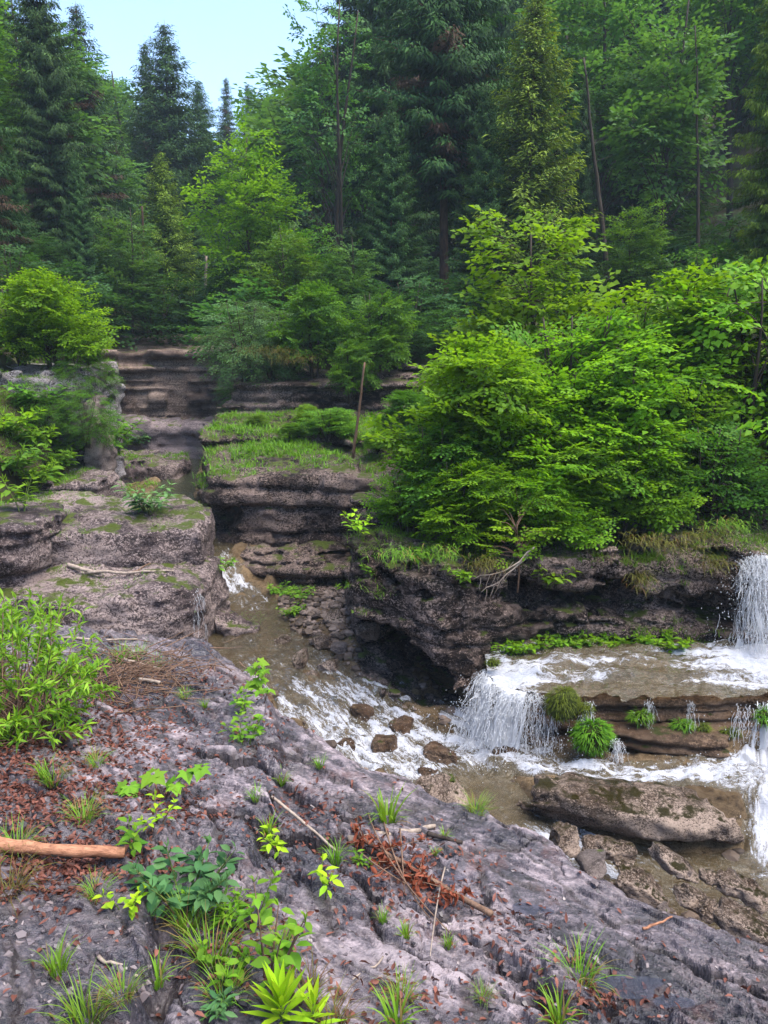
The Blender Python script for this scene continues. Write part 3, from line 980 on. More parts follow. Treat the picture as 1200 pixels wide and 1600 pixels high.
cliff('cliff', 'white streaked grey cliff under the bush on the left', L4, lambda x, y: 2.50 + .05 * (y - 12), .5, .04, M['white'], 53, (.22, .6, .16, .10), zmax=2.8, pit=1.6)
L5 = [(-3.98, 14.9), (-3.95, 15.6), (-4.3, 16.8), (-8, 16.8), (-8, 14.2), (-4.9, 14.6)]
cliff('rock_shelf', 'dark flat topped shelf beside the olive pool', L5, .66, -.1, .05, M['left'], 59, (.15, .35, .08, .05), rnd=.08)
L6 = [(-3.0, 17.6), (-3.0, 19.4), (-9, 19.4), (-9, 17.4), (-6.2, 17.55), (-4.6, 17.75)]
cliff('rock_shelf', 'pale violet smooth ledge at the head of the gorge', L6, lambda x, y: 1.22 + .05 * perlin(x, y, 0, 95), -.1, .06, M['ledge_pale'], 61, (.2, .45, .10, .05), rnd=.16, zmax=1.35)
C3 = [(-3.4, 20.2), (-3.2, 23.5), (-11, 23.5), (-11, 20.0), (-7.2, 20.5), (-5, 20.6)]
cliff('cliff', 'banded brown cliff closing the gorge at the back', C3, lambda x, y: 2.95 + .25 * np.clip(y - 21, 0, 9), .8, .065, M['cliff_far'], 67, (.14, .40, .30, .22), zmax=3.6, pits=1.5)
C4 = [(-3.35, 16.4), (-2.6, 15.9), (-1, 15.75), (1.2, 15.5), (3.5, 14.6), (3.5, 18.5), (-3.35, 18.5)]
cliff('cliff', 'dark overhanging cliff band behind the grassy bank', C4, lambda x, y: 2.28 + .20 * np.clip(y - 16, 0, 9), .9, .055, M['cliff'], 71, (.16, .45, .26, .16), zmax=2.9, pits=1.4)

# pale pillar of rock on the left
PI_ = [(-4.46, 12.12), (-4.40, 12.6), (-4.72, 12.7), (-4.74, 12.15)]
pl = link('rock_pillar', rock_mesh('rock_pillar', lambda X, Y, Z: smax(poly_sdf(X[:, :, 0] - .16 * 0, Y[:, :, 0], PI_)[:, :, None] + 0 * Z + .025 * np.sin(Z * 3.1 + 1) + .04 * (Z - 1), Z - 2.0, .08), (-5.1, 11.6, .3), (-4.1, 12.9, 2.2), .03, M['pillar'], (lumps(77, 1.6, .5), pitted(77, 1, 1.2))))
tag(pl, 'slender pale pink rock pillar against the left cliff', 'rock')

# terrace the side stream runs over
T1 = [(1.00, 7.9), (.98, 6.92), (1.08, 6.68), (1.3, 6.58), (1.6, 6.53), (2.5, 6.46), (3.4, 6.52), (4.6, 6.42), (5.2, 6.4), (5.2, 7.9)]
def terr_top(x, y):
    return -.38 + .07 * np.clip(y - 6.5, 0, 1) + .055 * sstep(-.02, .03, y - 6.80 - .06 * perlin(x * 1.1, x * 0, 0, 98)) + .03 * sstep(-.02, .03, y - 7.02 - .05 * perlin(x * 1.3, x * 0 + 3, 0, 99)) + .025 * perlin(x * 1.5, y * 6, 0, 97) - .05 * sstep(1.5, 1.0, x)
cliff('rock_terrace', 'layered tan rock terrace under the side stream', T1, terr_top, -1.2, .022, M['tan'], 79, (.07, .17, .07, .05), pit=.45, rnd=.05, zmax=-.1)
S2 = [(1.98, 6.7), (2.02, 6.33), (2.4, 6.22), (3.0, 6.20), (3.12, 6.35), (3.15, 6.7)]
cliff('rock_terrace', 'lower tan step jutting out below the terrace', S2, -.62, -1.2, .02, M['tan'], 83, (.07, .13, .08, .04), pit=.4, rnd=.04)

# terrace water sheet
gx = np.arange(.92, 5.0, .018, dtype=np.float32); gy = np.arange(6.40, 7.5, .018, dtype=np.float32)
X, Y = np.meshgrid(gx, gy)
d = poly_sdf(X, Y, T1)
zt = terr_top(X, Y)
chop = .045 * fbm(X * .6, Y * 1.6, 0, 4.5, 4, 102, .6) + .020 * np.abs(perlin(X * 8, Y * 26, 0, 103))
Z = zt + .012 + chop + .04 * sstep(6.9, 7.2, Y) * perlin(X * 3, Y * 5, 0, 104)
fo = .50 + .5 * perlin(X * .8, Y * 5.5, 0, 105) + .25 * fbm(X * 1.5, Y * 9, 0, 1.5, 2, 106) + .30 * sstep(2.4, 3.8, X) - .25 * sstep(7.0, 7.3, Y) * sstep(3.2, 2.2, X)
fo = fo - .55 * sstep(6.72, 6.60, Y) * sstep(1.4, 1.9, X) * sstep(4.6, 3.6, X) + .3 * sstep(1.7, 1.1, X)
struct(link('stream_water', grid_mesh('terrace_water', X, Y, Z, (d < -.02) & (Y < 7.40), M['water'], {'foam': np.clip(fo, .05, 1.2), 'fu': X, 'fw': Y})), 'thin sheet of white water sliding over the terrace')

# ------------------------------------------------------------------ foliage materials
M['leaf_bright'] = leaf_material('bright_hazel_leaf', (.055, .155, .010), (.24, .43, .022), .54)
M['leaf_yellow'] = leaf_material('yellow_green_leaf', (.065, .18, .009), (.24, .42, .016), .52)
M['leaf_mid'] = leaf_material('mid_green_leaf', (.032, .105, .012), (.14, .285, .026), .45)
M['leaf_cool'] = leaf_material('blue_green_leaf', (.028, .098, .022), (.125, .27, .05), .45)
M['leaf_deep'] = leaf_material('deep_green_shade_leaf', (.014, .050, .014), (.065, .15, .03), .4)
M['leaf_silver'] = leaf_material('silvery_willow_leaf', (.04, .10, .03), (.15, .27, .09), .35)
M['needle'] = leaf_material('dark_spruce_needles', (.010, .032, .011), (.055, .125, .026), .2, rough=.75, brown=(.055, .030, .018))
M['needle_light'] = leaf_material('light_tipped_fir_needles', (.022, .062, .010), (.20, .31, .025), .3, rough=.6)
M['grass'] = leaf_material('green_grass_blades', (.06, .15, .014), (.20, .38, .028), .38, brown=(.24, .17, .06))
M['straw'] = leaf_material('dry_brown_grass', (.075, .060, .015), (.15, .16, .03), .3, brown=(.13, .07, .03))
M['herb'] = leaf_material('fresh_herb_leaf', (.05, .15, .012), (.18, .34, .02), .4)
M['herb_dark'] = leaf_material('dull_dark_herb_leaf', (.025, .085, .03), (.085, .19, .06), .3)
M['shrub'] = leaf_material('yellow_green_shrub_leaf', (.07, .17, .012), (.27, .42, .03), .45)
M['lime'] = leaf_material('lime_lanceolate_leaf', (.15, .32, .012), (.38, .56, .02), .4)
M['moss'] = leaf_material('yellow_green_moss', (.035, .055, .006), (.17, .23, .015), .3)
M['litter'] = leaf_material('fallen_beech_leaf', (.045, .014, .010), (.22, .085, .062), .15, hue=.0, val=.0)
M['deadleaf'] = leaf_material('red_brown_dead_leaf', (.11, .022, .010), (.30, .085, .045), .25, hue=.0, val=.0)
M['bark'] = bark_material('grey_brown_bark', (.012, .008, .006), (.055, .040, .030))
M['bark_spruce'] = bark_material('reddish_spruce_bark', (.022, .012, .008), (.095, .052, .036), .8)
M['bark_pale'] = bark_material('pale_weathered_wood', (.13, .095, .075), (.36, .29, .24), 2.0)
M['twig'] = bark_material('brown_twig', (.055, .03, .02), (.20, .12, .08), 4.0)
M['log'] = bark_material('orange_peeled_log', (.13, .05, .025), (.42, .20, .115), 5.0, .65, (.35, 1, 1))
M['darkwood'] = bark_material('wet_black_wood', (.012, .009, .008), (.05, .036, .03), 3)
M['stem'] = bark_material('green_stem', (.06, .09, .02), (.14, .2, .04), 5)

def rot_frame(D, N):
    """frames with x along D and z close to N"""
    D = unit(D)
    S = unit(np.cross(N, D))
    N2 = np.cross(D, S)
    return np.stack([D, S, N2], -1)

def spray_template(seed, n_side=8, leaf=.14, width=.55, per=5, ang=50, flat=.25, droop=.1):
    r = np.random.RandomState(seed)
    P = []; D = []; N = []; L = []; tw = []
    def twig(p0, d0, ln, n, main=False):
        s = np.linspace(0, 1, 4)
        pts = p0 + d0 * (s * ln)[:, None] + np.array([0, 0, -1]) * (droop * ln * s ** 2)[:, None]
        tw.append(pts)
        for i in range(n):
            t = (i + .8) / n
            p = p0 + d0 * t * ln - np.array([0, 0, droop * ln * t * t])
            sd = 1 if i % 2 else -1
            a = math.radians(r.uniform(35, 65)) * sd * (0 if i == n - 1 else 1)
            c, s_ = math.cos(a), math.sin(a)
            d = np.array([d0[0] * c - d0[1] * s_, d0[0] * s_ + d0[1] * c, r.uniform(-.25, .1)])
            P.append(p); D.append(d / np.linalg.norm(d))
            nn = np.array([r.normal(0, flat), r.normal(0, flat), 1.0]); N.append(nn / np.linalg.norm(nn))
            L.append(leaf * r.uniform(.7, 1.15))
    twig(np.zeros(3), np.array([1.0, 0, 0]), 1.0, per + 3)
    for k in range(n_side):
        x = .12 + .8 * k / n_side
        sd = 1 if k % 2 else -1
        a = math.radians(r.uniform(ang - 12, ang + 12)) * sd
        ln = width * (1 - .65 * x) * r.uniform(.75, 1.15)
        twig(np.array([x, 0, -droop * x * x]), np.array([math.cos(a), math.sin(a), r.normal(0, .12)]), ln, max(2, int(per * ln / width + .8)))
    return np.array(P), np.array(D), np.array(N), np.array(L), tw

TPL = [spray_template(s, 7, .20, .55, 4) for s in range(4)]
TPL_LITE = [spray_template(20 + s, 5, .24, .55, 3) for s in range(4)]
TPL_WILLOW = [spray_template(40 + s, 8, .17, .5, 5, 42, .4, .35) for s in range(3)]

def add_sprays(buf, pos, dirs, nrm, size, seed, tpls=TPL, wl=.62, tint=None, twigs=None, bend=.12):
    r = np.random.RandomState(seed)
    n = len(pos)
    F = rot_frame(dirs, nrm)
    which = r.randint(0, len(tpls), n)
    size = np.broadcast_to(size, (n,))
    tn = r.uniform(0, 1, n) if tint is None else tint
    for k, (P, D, N, L, tw) in enumerate(tpls):
        m = np.where(which == k)[0]
        if not len(m):
            continue
        Fk = F[m]; sk = size[m]
        PP = np.einsum('nij,lj->nli', Fk, P) * sk[:, None, None] + pos[m][:, None]
        DD = np.einsum('nij,lj->nli', Fk, D)
        NN = np.einsum('nij,lj->nli', Fk, N)
        LL = sk[:, None] * L[None] * r.uniform(.85, 1.15, (len(m), len(P)))
        tt = np.clip(tn[m][:, None] * .65 + .35 * r.uniform(0, 1, (len(m), len(P))), 0, 1)
        buf.leaves(PP.reshape(-1, 3), DD.reshape(-1, 3), NN.reshape(-1, 3), LL.ravel(), LL.ravel() * wl, .12, tt.ravel(), bend)
        if twigs is not None:
            for j in range(len(m)):
                pts = np.einsum('ij,lj->li', Fk[j], tw[0]) * sk[j] + pos[m[j]]
                twigs.tube(pts, np.array([.012, .009, .006, .003]) * sk[j] * 1.2, 3, cap=False)

def broadleaf(name, seed, H, lobes, n_spray, size, leafmat, barkmat='bark', trunk_r=.1, tpls=TPL, lean=(0, 0), up=.15, wl=.70, gap=.0, tw=True, stems=1, droop=0.0, flat=.35, limbs=26, fork=.35, bend=.12, clump=0):
    """trunk(s), limbs and a crown of leafy sprays; local origin at the foot"""
    r = np.random.RandomState(seed)
    T = Buf(); B = Buf(); C = Buf()
    tops = []
    for k in range(stems):
        a = r.uniform(0, 2 * math.pi)
        sp = (0.0 if stems == 1 else .16 * H)
        p0 = np.array([math.cos(a) * .03 * H, math.sin(a) * .03 * H, -.15]) if stems > 1 else np.array([0, 0, -.25])
        s = np.linspace(0, 1, 9)
        bx = lean[0] * H * s ** 1.3 + math.cos(a) * sp * s + .02 * H * np.sin(s * 5 + seed + k)
        by = lean[1] * H * s ** 1.3 + math.sin(a) * sp * s + .02 * H * np.cos(s * 4 + seed * 2 + k) - .02 * H * math.cos(seed * 2 + k)
        pts = np.stack([p0[0] + bx, p0[1] + by, p0[2] + s * H * .93], 1)
        T.tube(pts, trunk_r * (1 - .88 * s) + .004 * H * .3, 8)
        tops.append(pts)
    allt = np.concatenate(tops)
    lob = np.array(lobes, np.float32)
    if clump:
        nl = []
        for k in range(clump):
            l = lob[r.randint(len(lob))]
            u = r.normal(size=3); u /= np.linalg.norm(u); u[2] = u[2] * .8 + .1
            q = r.uniform(.20, .36)
            nl.append(list(l[:3] + u * l[3:6] * r.uniform(.55, .95)) + [l[3] * q * 1.35, l[4] * q * 1.35, l[5] * q * .8])
        nl += [list(l[:3]) + list(l[3:6] * .6) for l in lob]
        lob = np.array(nl, np.float32)
    vol = lob[:, 3] * lob[:, 4] * lob[:, 5]
    pos = []; out = []
    pr = vol / vol.sum()
    tries = 0
    while len(pos) < n_spray and tries < n_spray * 6:
        tries += 1
        l = lob[r.choice(len(lob), p=pr)]
        u = r.normal(size=3); u /= np.linalg.norm(u)
        rad = r.uniform(.12, 1) ** .42
        p = l[:3] + u * rad * l[3:6]
        if p[2] < .02 * H:
            continue
        pos.append(p); out.append(u * np.array([1, 1, .6]) + np.array([0, 0, .05]))
    pos = np.array(pos, np.float32); out = np.array(out, np.float32)
    if gap > 0:
        g = perlin(pos[:, 0] * 3.2 / (H * .18 + .3), pos[:, 1] * 3.2 / (H * .18 + .3), pos[:, 2] * 4.5 / (H * .18 + .3), seed)
        k = g > -.6 + gap
        pos = pos[k]; out = out[k]
    ax = np.array([np.interp(pos[:, 2], tops[0][:, 2], tops[0][:, i]) for i in (0, 1)]).T
    hor = np.concatenate([pos[:, :2] - ax, np.zeros((len(pos), 1))], 1)
    d = unit(hor) * .8 + unit(out) * .5 + r.normal(0, .3, (len(pos), 3)) + np.array([0, 0, up])
    d = unit(d)
    nrm = unit(np.array([0, 0, 1.0]) + .35 * unit(out) + r.normal(0, flat, (len(pos), 3)) * np.array([1, 1, .3]))
    d[:, 2] -= droop
    zt = (pos[:, 2] - pos[:, 2].min()) / (np.ptp(pos[:, 2]) + 1e-6)
    tint = np.clip(r.normal(.45, .22, len(pos)), 0, 1)
    sz = size * r.uniform(.7, 1.25, len(pos))
    add_sprays(C, pos, unit(d), nrm, sz, seed + 1, tpls, wl, tint, B if tw else None, bend)
    # limbs from the stems out to a share of the sprays
    ids = r.choice(len(pos), min(limbs, len(pos)), replace=False)
    for i in ids:
        t = tops[r.randint(len(tops))]
        q = pos[i]
        zs = max(fork * H * .6, q[2] - r.uniform(.25, .6) * np.linalg.norm(q[:2] - t[-1][:2]) - .1 * H)
        zs = min(zs, .9 * H)
        p0 = np.array([np.interp(zs, t[:, 2], t[:, 0]), np.interp(zs, t[:, 2], t[:, 1]), zs])
        s = np.linspace(0, 1, 6)[:, None]
        mid = (p0 + q) / 2 + np.array([0, 0, .06 * H]) + r.normal(0, .02 * H, 3)
        pts = (1 - s) ** 2 * p0 + 2 * s * (1 - s) * mid + s ** 2 * q
        rr = trunk_r * .30 * (1 - zs / H * .6)
        B.tube(pts, rr * (1 - .8 * s[:, 0]) + .002, 5, cap=False)
    return dict(name=name, H=H, trunk=T.mesh('trunk', M[barkmat]), branches=B.mesh('branches', M[barkmat]), crown=C.mesh('crown', M[leafmat]))

def conifer(name, seed, H, R, spacing=.34, bare=.12, droop=.35, upturn=.25, twig=.42, mat='needle', barkmat='bark_spruce', trunk_r=.16, dens=1.0, hang=.6, tw=.11, dead=.0, power=.85, tufts=4):
    r = np.random.RandomState(seed)
    T = Buf(); B = Buf(); C = Buf()
    s = np.linspace(0, 1, 14)
    ph = r.uniform(0, 6)
    pts = np.stack([.006 * H * np.sin(3 * s + ph), .006 * H * np.cos(2.4 * s + ph), s * H - .3 * (1 - s)], 1)
    T.tube(pts, trunk_r * (1 - .96 * s), 8)
    z = bare * H
    PP = []; DD = []; NN = []; LL = []; TT = []
    while z < H * .985:
        t = (z - bare * H) / (H * (1 - bare))
        rad = R * (1 - t) ** power * min(1, .45 + t * 4) + .10
        nb = max(4, int(r.uniform(5, 7.5) * dens))
        a0 = r.uniform(0, 6.28)
        for k in range(nb):
            a = a0 + k * 6.283 / nb + r.normal(0, .25)
            rl = rad * r.uniform(.6, 1.15)
            zz = z + r.uniform(-.4, .4) * spacing
            o = np.array([math.cos(a), math.sin(a), 0]); sd = np.array([-o[1], o[0], 0])
            K = max(3, int(rl / .10 * dens))
            ss = np.linspace(.12, 1, K)
            dz = -droop * rl * ss * (1.1 - t * .8) + upturn * rl * ss ** 2.2 + .15 * rl * ss * t
            pb = o * (ss * rl)[:, None] + np.array([0, 0, zz]) + np.array([0, 0, 1.0]) * dz[:, None]
            bx = np.interp(zz, pts[:, 2], pts[:, 0]); by = np.interp(zz, pts[:, 2], pts[:, 1])
            pb[:, 0] += bx; pb[:, 1] += by
            B.tube(np.concatenate([[[bx, by, zz]], pb[::max(1, K // 3)], pb[-1:]]), np.linspace(.022, .004, len(pb[::max(1, K // 3)]) + 2) * (.5 + rl * .3), 3, cap=False)
            isdead = r.rand() < dead * (1.3 - t)
            wid = .55 * np.sqrt(np.clip(1.02 - ss, 0, 1)) + .18
            for sgn in (-1, 1, 0):
                for rep in range(tufts if sgn else 2):
                    n = K
                    jp = r.uniform(-.13, .13, (n, 3)) + (sd * sgn) * (r.uniform(0, .55, (n, 1)) * wid[:, None] * rl * .45)
                    if sgn:
                        d = o * r.uniform(.35, .8, (n, 1)) + sd * sgn * r.uniform(.5, 1, (n, 1)) + np.array([0, 0, -1.0]) * (hang * r.uniform(.2, 1.1, (n, 1)))
                        ln = twig * r.uniform(.35, 1.15, n) * wid * 1.1
                    else:
                        d = o * 1.0 + r.normal(0, .25, (n, 3)) + np.array([0, 0, -.3 * hang])
                        ln = twig * r.uniform(.4, .9, n)
                    PP.append(pb + jp); DD.append(unit(d))
                    NN.append(unit(np.array([0, 0, 1.0]) + o * .4 + r.normal(0, .35, (n, 3)))); LL.append(ln * min(1, .35 + rl * .5))
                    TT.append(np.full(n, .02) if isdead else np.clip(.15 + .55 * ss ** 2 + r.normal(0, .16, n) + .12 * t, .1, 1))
        z += spacing * r.uniform(.75, 1.25) * (1 - .45 * t)
    P = np.concatenate(PP); D = np.concatenate(DD); N = np.concatenate(NN); L = np.concatenate(LL); tt = np.concatenate(TT)
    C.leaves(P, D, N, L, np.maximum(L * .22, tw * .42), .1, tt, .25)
    return dict(name=name, H=H, trunk=T.mesh('trunk', M[barkmat]), branches=B.mesh('branches', M[barkmat]), crown=C.mesh('crown', M[mat]))

def plant_tree(proto, base, height, label, cat='tree', group=None, rz=0.0, wide=1.0, name=None, crown_mat=None):
    sc = height / proto['H']
    e = empty(name or proto['name'], base, rz, (sc * wide, sc * wide, sc))
    for k in ('trunk', 'branches', 'crown'):
        o = link(k, proto[k], e)
        if k == 'crown' and crown_mat:
            o.material_slots[0].link = 'OBJECT'
            o.material_slots[0].material = M[crown_mat]
    tag(e, label, cat, group)
    return e

def hz(x, y):
    return float(hill(np.array([x]), np.array([y]))[0])

def tree_px(proto, px, Y, top, label, group=None, rz=0.0, wide=1.0, z=None, name=None, crown_mat=None, cat='tree', sink=0.0):
    x = at_y(px, 480, Y)[0]
    zb = (hz(x, Y) if z is None else z) - sink
    zt = at_y(px, top, Y)[2]
    return plant_tree(proto, (x, Y, zb), max(.3, zt - zb), label, cat, group, rz, wide, name, crown_mat)

# tree kinds
SP_A = conifer('spruce_tree', 1, 20, 3.9, .42, .10, .42, .22, .55, hang=1.0, dead=.06, power=.68)
SP_B = conifer('spruce_tree', 2, 18, 4.0, .40, .06, .30, .28, .48, hang=.7)
SP_C = conifer('spruce_tree', 3, 17, 3.0, .40, .18, .45, .20, .50, hang=1.1, dead=.16, dens=.9)
SP_D = conifer('spruce_tree', 6, 20, 3.8, .42, .26, .45, .20, .55, hang=1.0, dead=.08, trunk_r=.20, power=.6)
SP_E = conifer('spruce_tree', 7, 16, 3.4, .42, .08, .45, .18, .55, hang=1.1, dead=.55)
FIR = conifer('fir_tree', 4, 9, 2.2, .30, .05, .05, .16, .40, 'needle_light', hang=.25, trunk_r=.10, power=.75)
BE_A = broadleaf('beech_tree', 11, 16, [(0, 0, 10.5, 3.4, 3.4, 5.2), (1.4, .4, 7.0, 2.8, 2.6, 3.0), (-1.5, -.6, 7.6, 2.6, 2.6, 3.0)], 620, 1.35, 'leaf_mid', trunk_r=.17, tpls=TPL_LITE, gap=.35, flat=.22, clump=22)
BE_B = broadleaf('beech_tree', 12, 14, [(.3, 0, 9.2, 3.0, 3.0, 4.4), (-1.2, .8, 6.0, 2.4, 2.4, 2.6), (1.6, -.8, 5.5, 2.2, 2.2, 2.4)], 560, 1.3, 'leaf_cool', trunk_r=.15, tpls=TPL_LITE, gap=.4, flat=.22, clump=20)
ASH = broadleaf('ash_tree', 13, 17, [(-.9, 0, 14.4, 1.5, 1.5, 2.6), (1.0, .2, 13.6, 1.7, 1.6, 2.8), (0, 0, 10.6, 2.6, 2.4, 2.2), (1.7, 0, 8.2, 1.8, 1.7, 1.8), (-1.7, 0, 7.8, 1.9, 1.7, 1.8)], 520, 1.1, 'leaf_cool', trunk_r=.17, tpls=TPL_LITE, gap=.42, stems=3, limbs=40, flat=.3)
BROAD = broadleaf('broadleaf_tree', 14, 9, [(0, 0, 5.6, 2.3, 2.3, 3.0), (.9, .3, 3.6, 1.8, 1.8, 1.8), (-1.0, -.2, 3.2, 1.7, 1.7, 1.7)], 560, .85, 'leaf_mid', trunk_r=.10, tpls=TPL_LITE, gap=.3, flat=.25, clump=20)
BUSH_FAR = broadleaf('bush', 15, 3, [(0, 0, 1.5, 1.5, 1.5, 1.3), (.8, .2, 1.0, 1.1, 1.1, .9), (-.8, -.2, 1.0, 1.1, 1.1, .9)], 340, .55, 'leaf_mid', trunk_r=.04, tpls=TPL_LITE, stems=4, gap=.2, limbs=12)
BUSH_A = broadleaf('hazel_bush', 16, 2.6, [(0, 0, 1.45, 1.05, 1.0, 1.0), (.5, -.3, .9, .9, .85, .75), (-.55, -.2, .85, .85, .8, .7)], 620, .40, 'leaf_bright', trunk_r=.035, stems=5, gap=.15, limbs=30, flat=.3, clump=26)
BUSH_B = broadleaf('hornbeam_bush', 17, 2.6, [(0, 0, 1.7, .95, .9, .95), (.4, -.25, 1.05, .95, .9, .6), (-.5, .2, .95, .85, .9, .6)], 560, .46, 'leaf_yellow', trunk_r=.035, stems=4, gap=.3, limbs=30, flat=.16, up=.02, clump=24)
BUSH_W = broadleaf('willow_bush', 18, 2.4, [(0, 0, 1.3, 1.0, .9, 1.0), (.5, -.5, .8, .75, .7, .8), (-.5, -.3, .8, .75, .7, .8)], 420, .48, 'leaf_silver', trunk_r=.03, tpls=TPL_WILLOW, stems=5, wl=.30, droop=.25, limbs=24, gap=.15)
MAPLE = broadleaf('maple_tree', 19, 3.6, [(0, 0, 2.7, .62, .62, .85), (.1, -.1, 1.7, .95, .9, .75), (-.4, .1, 1.2, .8, .8, .6)], 430, .50, 'leaf_bright', trunk_r=.05, tpls=[spray_template(60 + s, 6, .21, .5, 3) for s in range(3)], wl=.85, gap=.05, limbs=26)

# ------------------------------------------------------------------ forest
rs = np.random.RandomState(5)
tree_px(SP_E, -25, 18.5, -120, 'dense dark spruce filling the left edge with brown dead boughs', rz=.4, wide=.9)
tree_px(SP_A, 95, 24, -110, 'tall droopy spruce whose reddish trunk foot shows above the left bush', rz=1.9, wide=.95)
tree_px(SP_C, 152, 31, 0, 'thin spruce spire just right of the tall droopy spruce', rz=.7, wide=1.4)
tree_px(BE_B, 205, 46, 85, 'pale green broadleaf tree low on the skyline left of the spire', rz=.3, wide=1.2)
tree_px(SP_B, 281, 40, 30, 'symmetrical blue green spruce standing alone against the sky', rz=.2, wide=1.35)
tree_px(SP_C, 250, 44, 62, 'narrow spruce peeking out behind the left side of the lone spruce', rz=2.2, wide=1.2)
tree_px(SP_B, 326, 46, 122, 'short spruce tip right of the lone spruce', rz=1.1, wide=1.3)
tree_px(FIR, 262, 25, 236, 'young fir with light tipped tiers below the lone spruce', rz=.5, wide=.95)
tree_px(BE_B, 190, 33, 190, 'blue green broadleaf tree between the droopy spruce and the young fir', rz=2.0, wide=1.0)
tree_px(SP_C, 366, 58, 118, 'tiny far spruce top in the gap of sky', rz=.1)
tree_px(SP_C, 398, 60, 128, 'second tiny far spruce top beside the forked ash', rz=1.4)
tree_px(BROAD, 398, 23, 175, 'yellow green broadleaf tree in front of the forked ash', rz=.6, wide=.85, crown_mat='leaf_bright')
tree_px(ASH, 515, 27, -10, 'tall open crowned ash with dark forked trunks', rz=.25, wide=.78)
tree_px(BROAD, 470, 21, 330, 'low broadleaf tree above the dark cliff band', rz=1.7, wide=.95)
tree_px(BROAD, 345, 23, 390, 'small broadleaf tree at the mouth of the gorge', rz=2.9, wide=.8, crown_mat='leaf_cool')
tree_px(SP_D, 693, 23, -330, 'huge dark spruce with a bare reddish lower trunk', rz=2.4, wide=1.1)
tree_px(SP_A, 600, 29, -210, 'tall dark spruce behind the left side of the huge spruce', rz=.9, wide=.8)
tree_px(SP_A, 770, 30, -260, 'tall dark spruce behind the right side of the huge spruce', rz=1.3, wide=.8)
tree_px(FIR, 822, 20.5, -20, 'slim fir with yellow green tipped tiers above the maple', rz=1.2, wide=.95)
tree_px(BE_A, 930, 27, -120, 'big beech with layered blue green foliage behind the snag', rz=.4, wide=.9, crown_mat='leaf_cool')
tree_px(BE_B, 1030, 24, -60, 'big beech with layered foliage between the two bare trunks', rz=1.4, wide=.9)
tree_px(BE_A, 1120, 30, -200, 'big dark beech at the upper right', rz=2.4, wide=.9)
tree_px(BE_B, 870, 34, -120, 'dark beech far up the slope behind the slim fir', rz=3.4)
tree_px(SP_A, 1195, 16.5, -260, 'spruce with yellow green tips at the right edge', rz=.5, wide=.62, crown_mat='needle_light')
tree_px(BROAD, 440, 19.6, 330, 'mid green tree below the yellow green one', rz=3.3, wide=1.0)
tree_px(BROAD, 545, 19.4, 350, 'mid green tree left of the slim dark spruce', rz=4.3, wide=.95, crown_mat='leaf_cool')
tree_px(SP_B, 612, 20.5, 150, 'slim dark spruce in front of the left side of the huge spruce', rz=.3, wide=.9)
tree_px(SP_B, 752, 20.5, 130, 'slim dark spruce in front of the right side of the huge spruce', rz=2.3, wide=.9)
tree_px(SP_B, 900, 23.5, 120, 'dark spruce just left of the leaning snag', rz=1.3, wide=.7)
tree_px(BROAD, 985, 19.5, 300, 'broadleaf tree above the middle of the thicket', rz=1.0, wide=1.0, crown_mat='leaf_mid')
tree_px(SP_B, 135, 21.5, 230, 'short dark spruce behind the right end of the left bush', rz=1.0, wide=.75)
tree_px(SP_B, 35, 20.5, 200, 'dark spruce above the left bush', rz=3.0, wide=.75)
tree_px(BROAD, 205, 22.5, 300, 'blue green tree at the left of the gorge mouth', rz=5.0, wide=.9, crown_mat='leaf_cool')
tree_px(SP_B, 300, 27, 260, 'dark spruce at the right of the young fir', rz=4.0, wide=.8)
# dark trees that close the wood behind, hardly told apart
k = 0
for (px, Y, top, pr) in [(560, 36, -120, SP_B), (650, 38, -260, SP_A), (730, 40, -260, SP_B), (820, 42, -300, SP_A), (900, 40, -260, BE_A), (980, 42, -300, SP_A), (1060, 40, -260, BE_B), (1150, 42, -300, SP_A),
                         (1220, 36, -260, BE_A), (700, 52, -200, SP_A), (860, 54, -220, SP_A), (1020, 54, -240, BE_A), (1180, 54, -260, SP_B), (1000, 34, -200, SP_B), (1300, 22, -260, SP_A), (1380, 28, -260, BE_A), (1330, 36, -300, SP_A)]:
    tree_px(pr, px, Y, top, 'dark tree deep in the wood on the right', 'trees closing the wood on the right', rz=k * 1.3, wide=1.15); k += 1
for (px, Y, top, pr) in [(30, 36, -100, SP_A), (-60, 30, -160, SP_B), (110, 44, 10, BE_A), (60, 28, -40, BE_B), (-20, 25, -60, BE_A), (160, 52, 80, BE_A), (-130, 18, -80, SP_A), (-200, 22, -160, BE_A), (-260, 17, -60, BE_B), (-330, 24, -160, SP_A), (-180, 32, -160, SP_A)]:
    tree_px(pr, px, Y, top, 'dark tree deep in the wood on the left', 'trees closing the wood on the left', rz=k * 1.3, wide=1.1); k += 1
for (px, Y, top, pr) in [(235, 62, 140, BE_A), (300, 66, 190, BE_B), (345, 60, 200, BE_A), (420, 62, 190, BE_A), (470, 55, 120, BE_B), (190, 70, 110, BE_B), (385, 48, 260, BE_B), (455, 46, 150, BE_A), (530, 48, 60, BE_B), (500, 60, 90, BE_A), (560, 44, 40, BE_A), (440, 70, 130, BE_B), (525, 40, 10, BE_B), (130, 40, 160, BE_B), (310, 36, 300, BE_B), (420, 38, 260, BE_A)]:
    tree_px(pr, px, Y, top, 'hazy broadleaf tree far up the valley', 'trees far up the valley', rz=k * 1.3, wide=1.35); k += 1
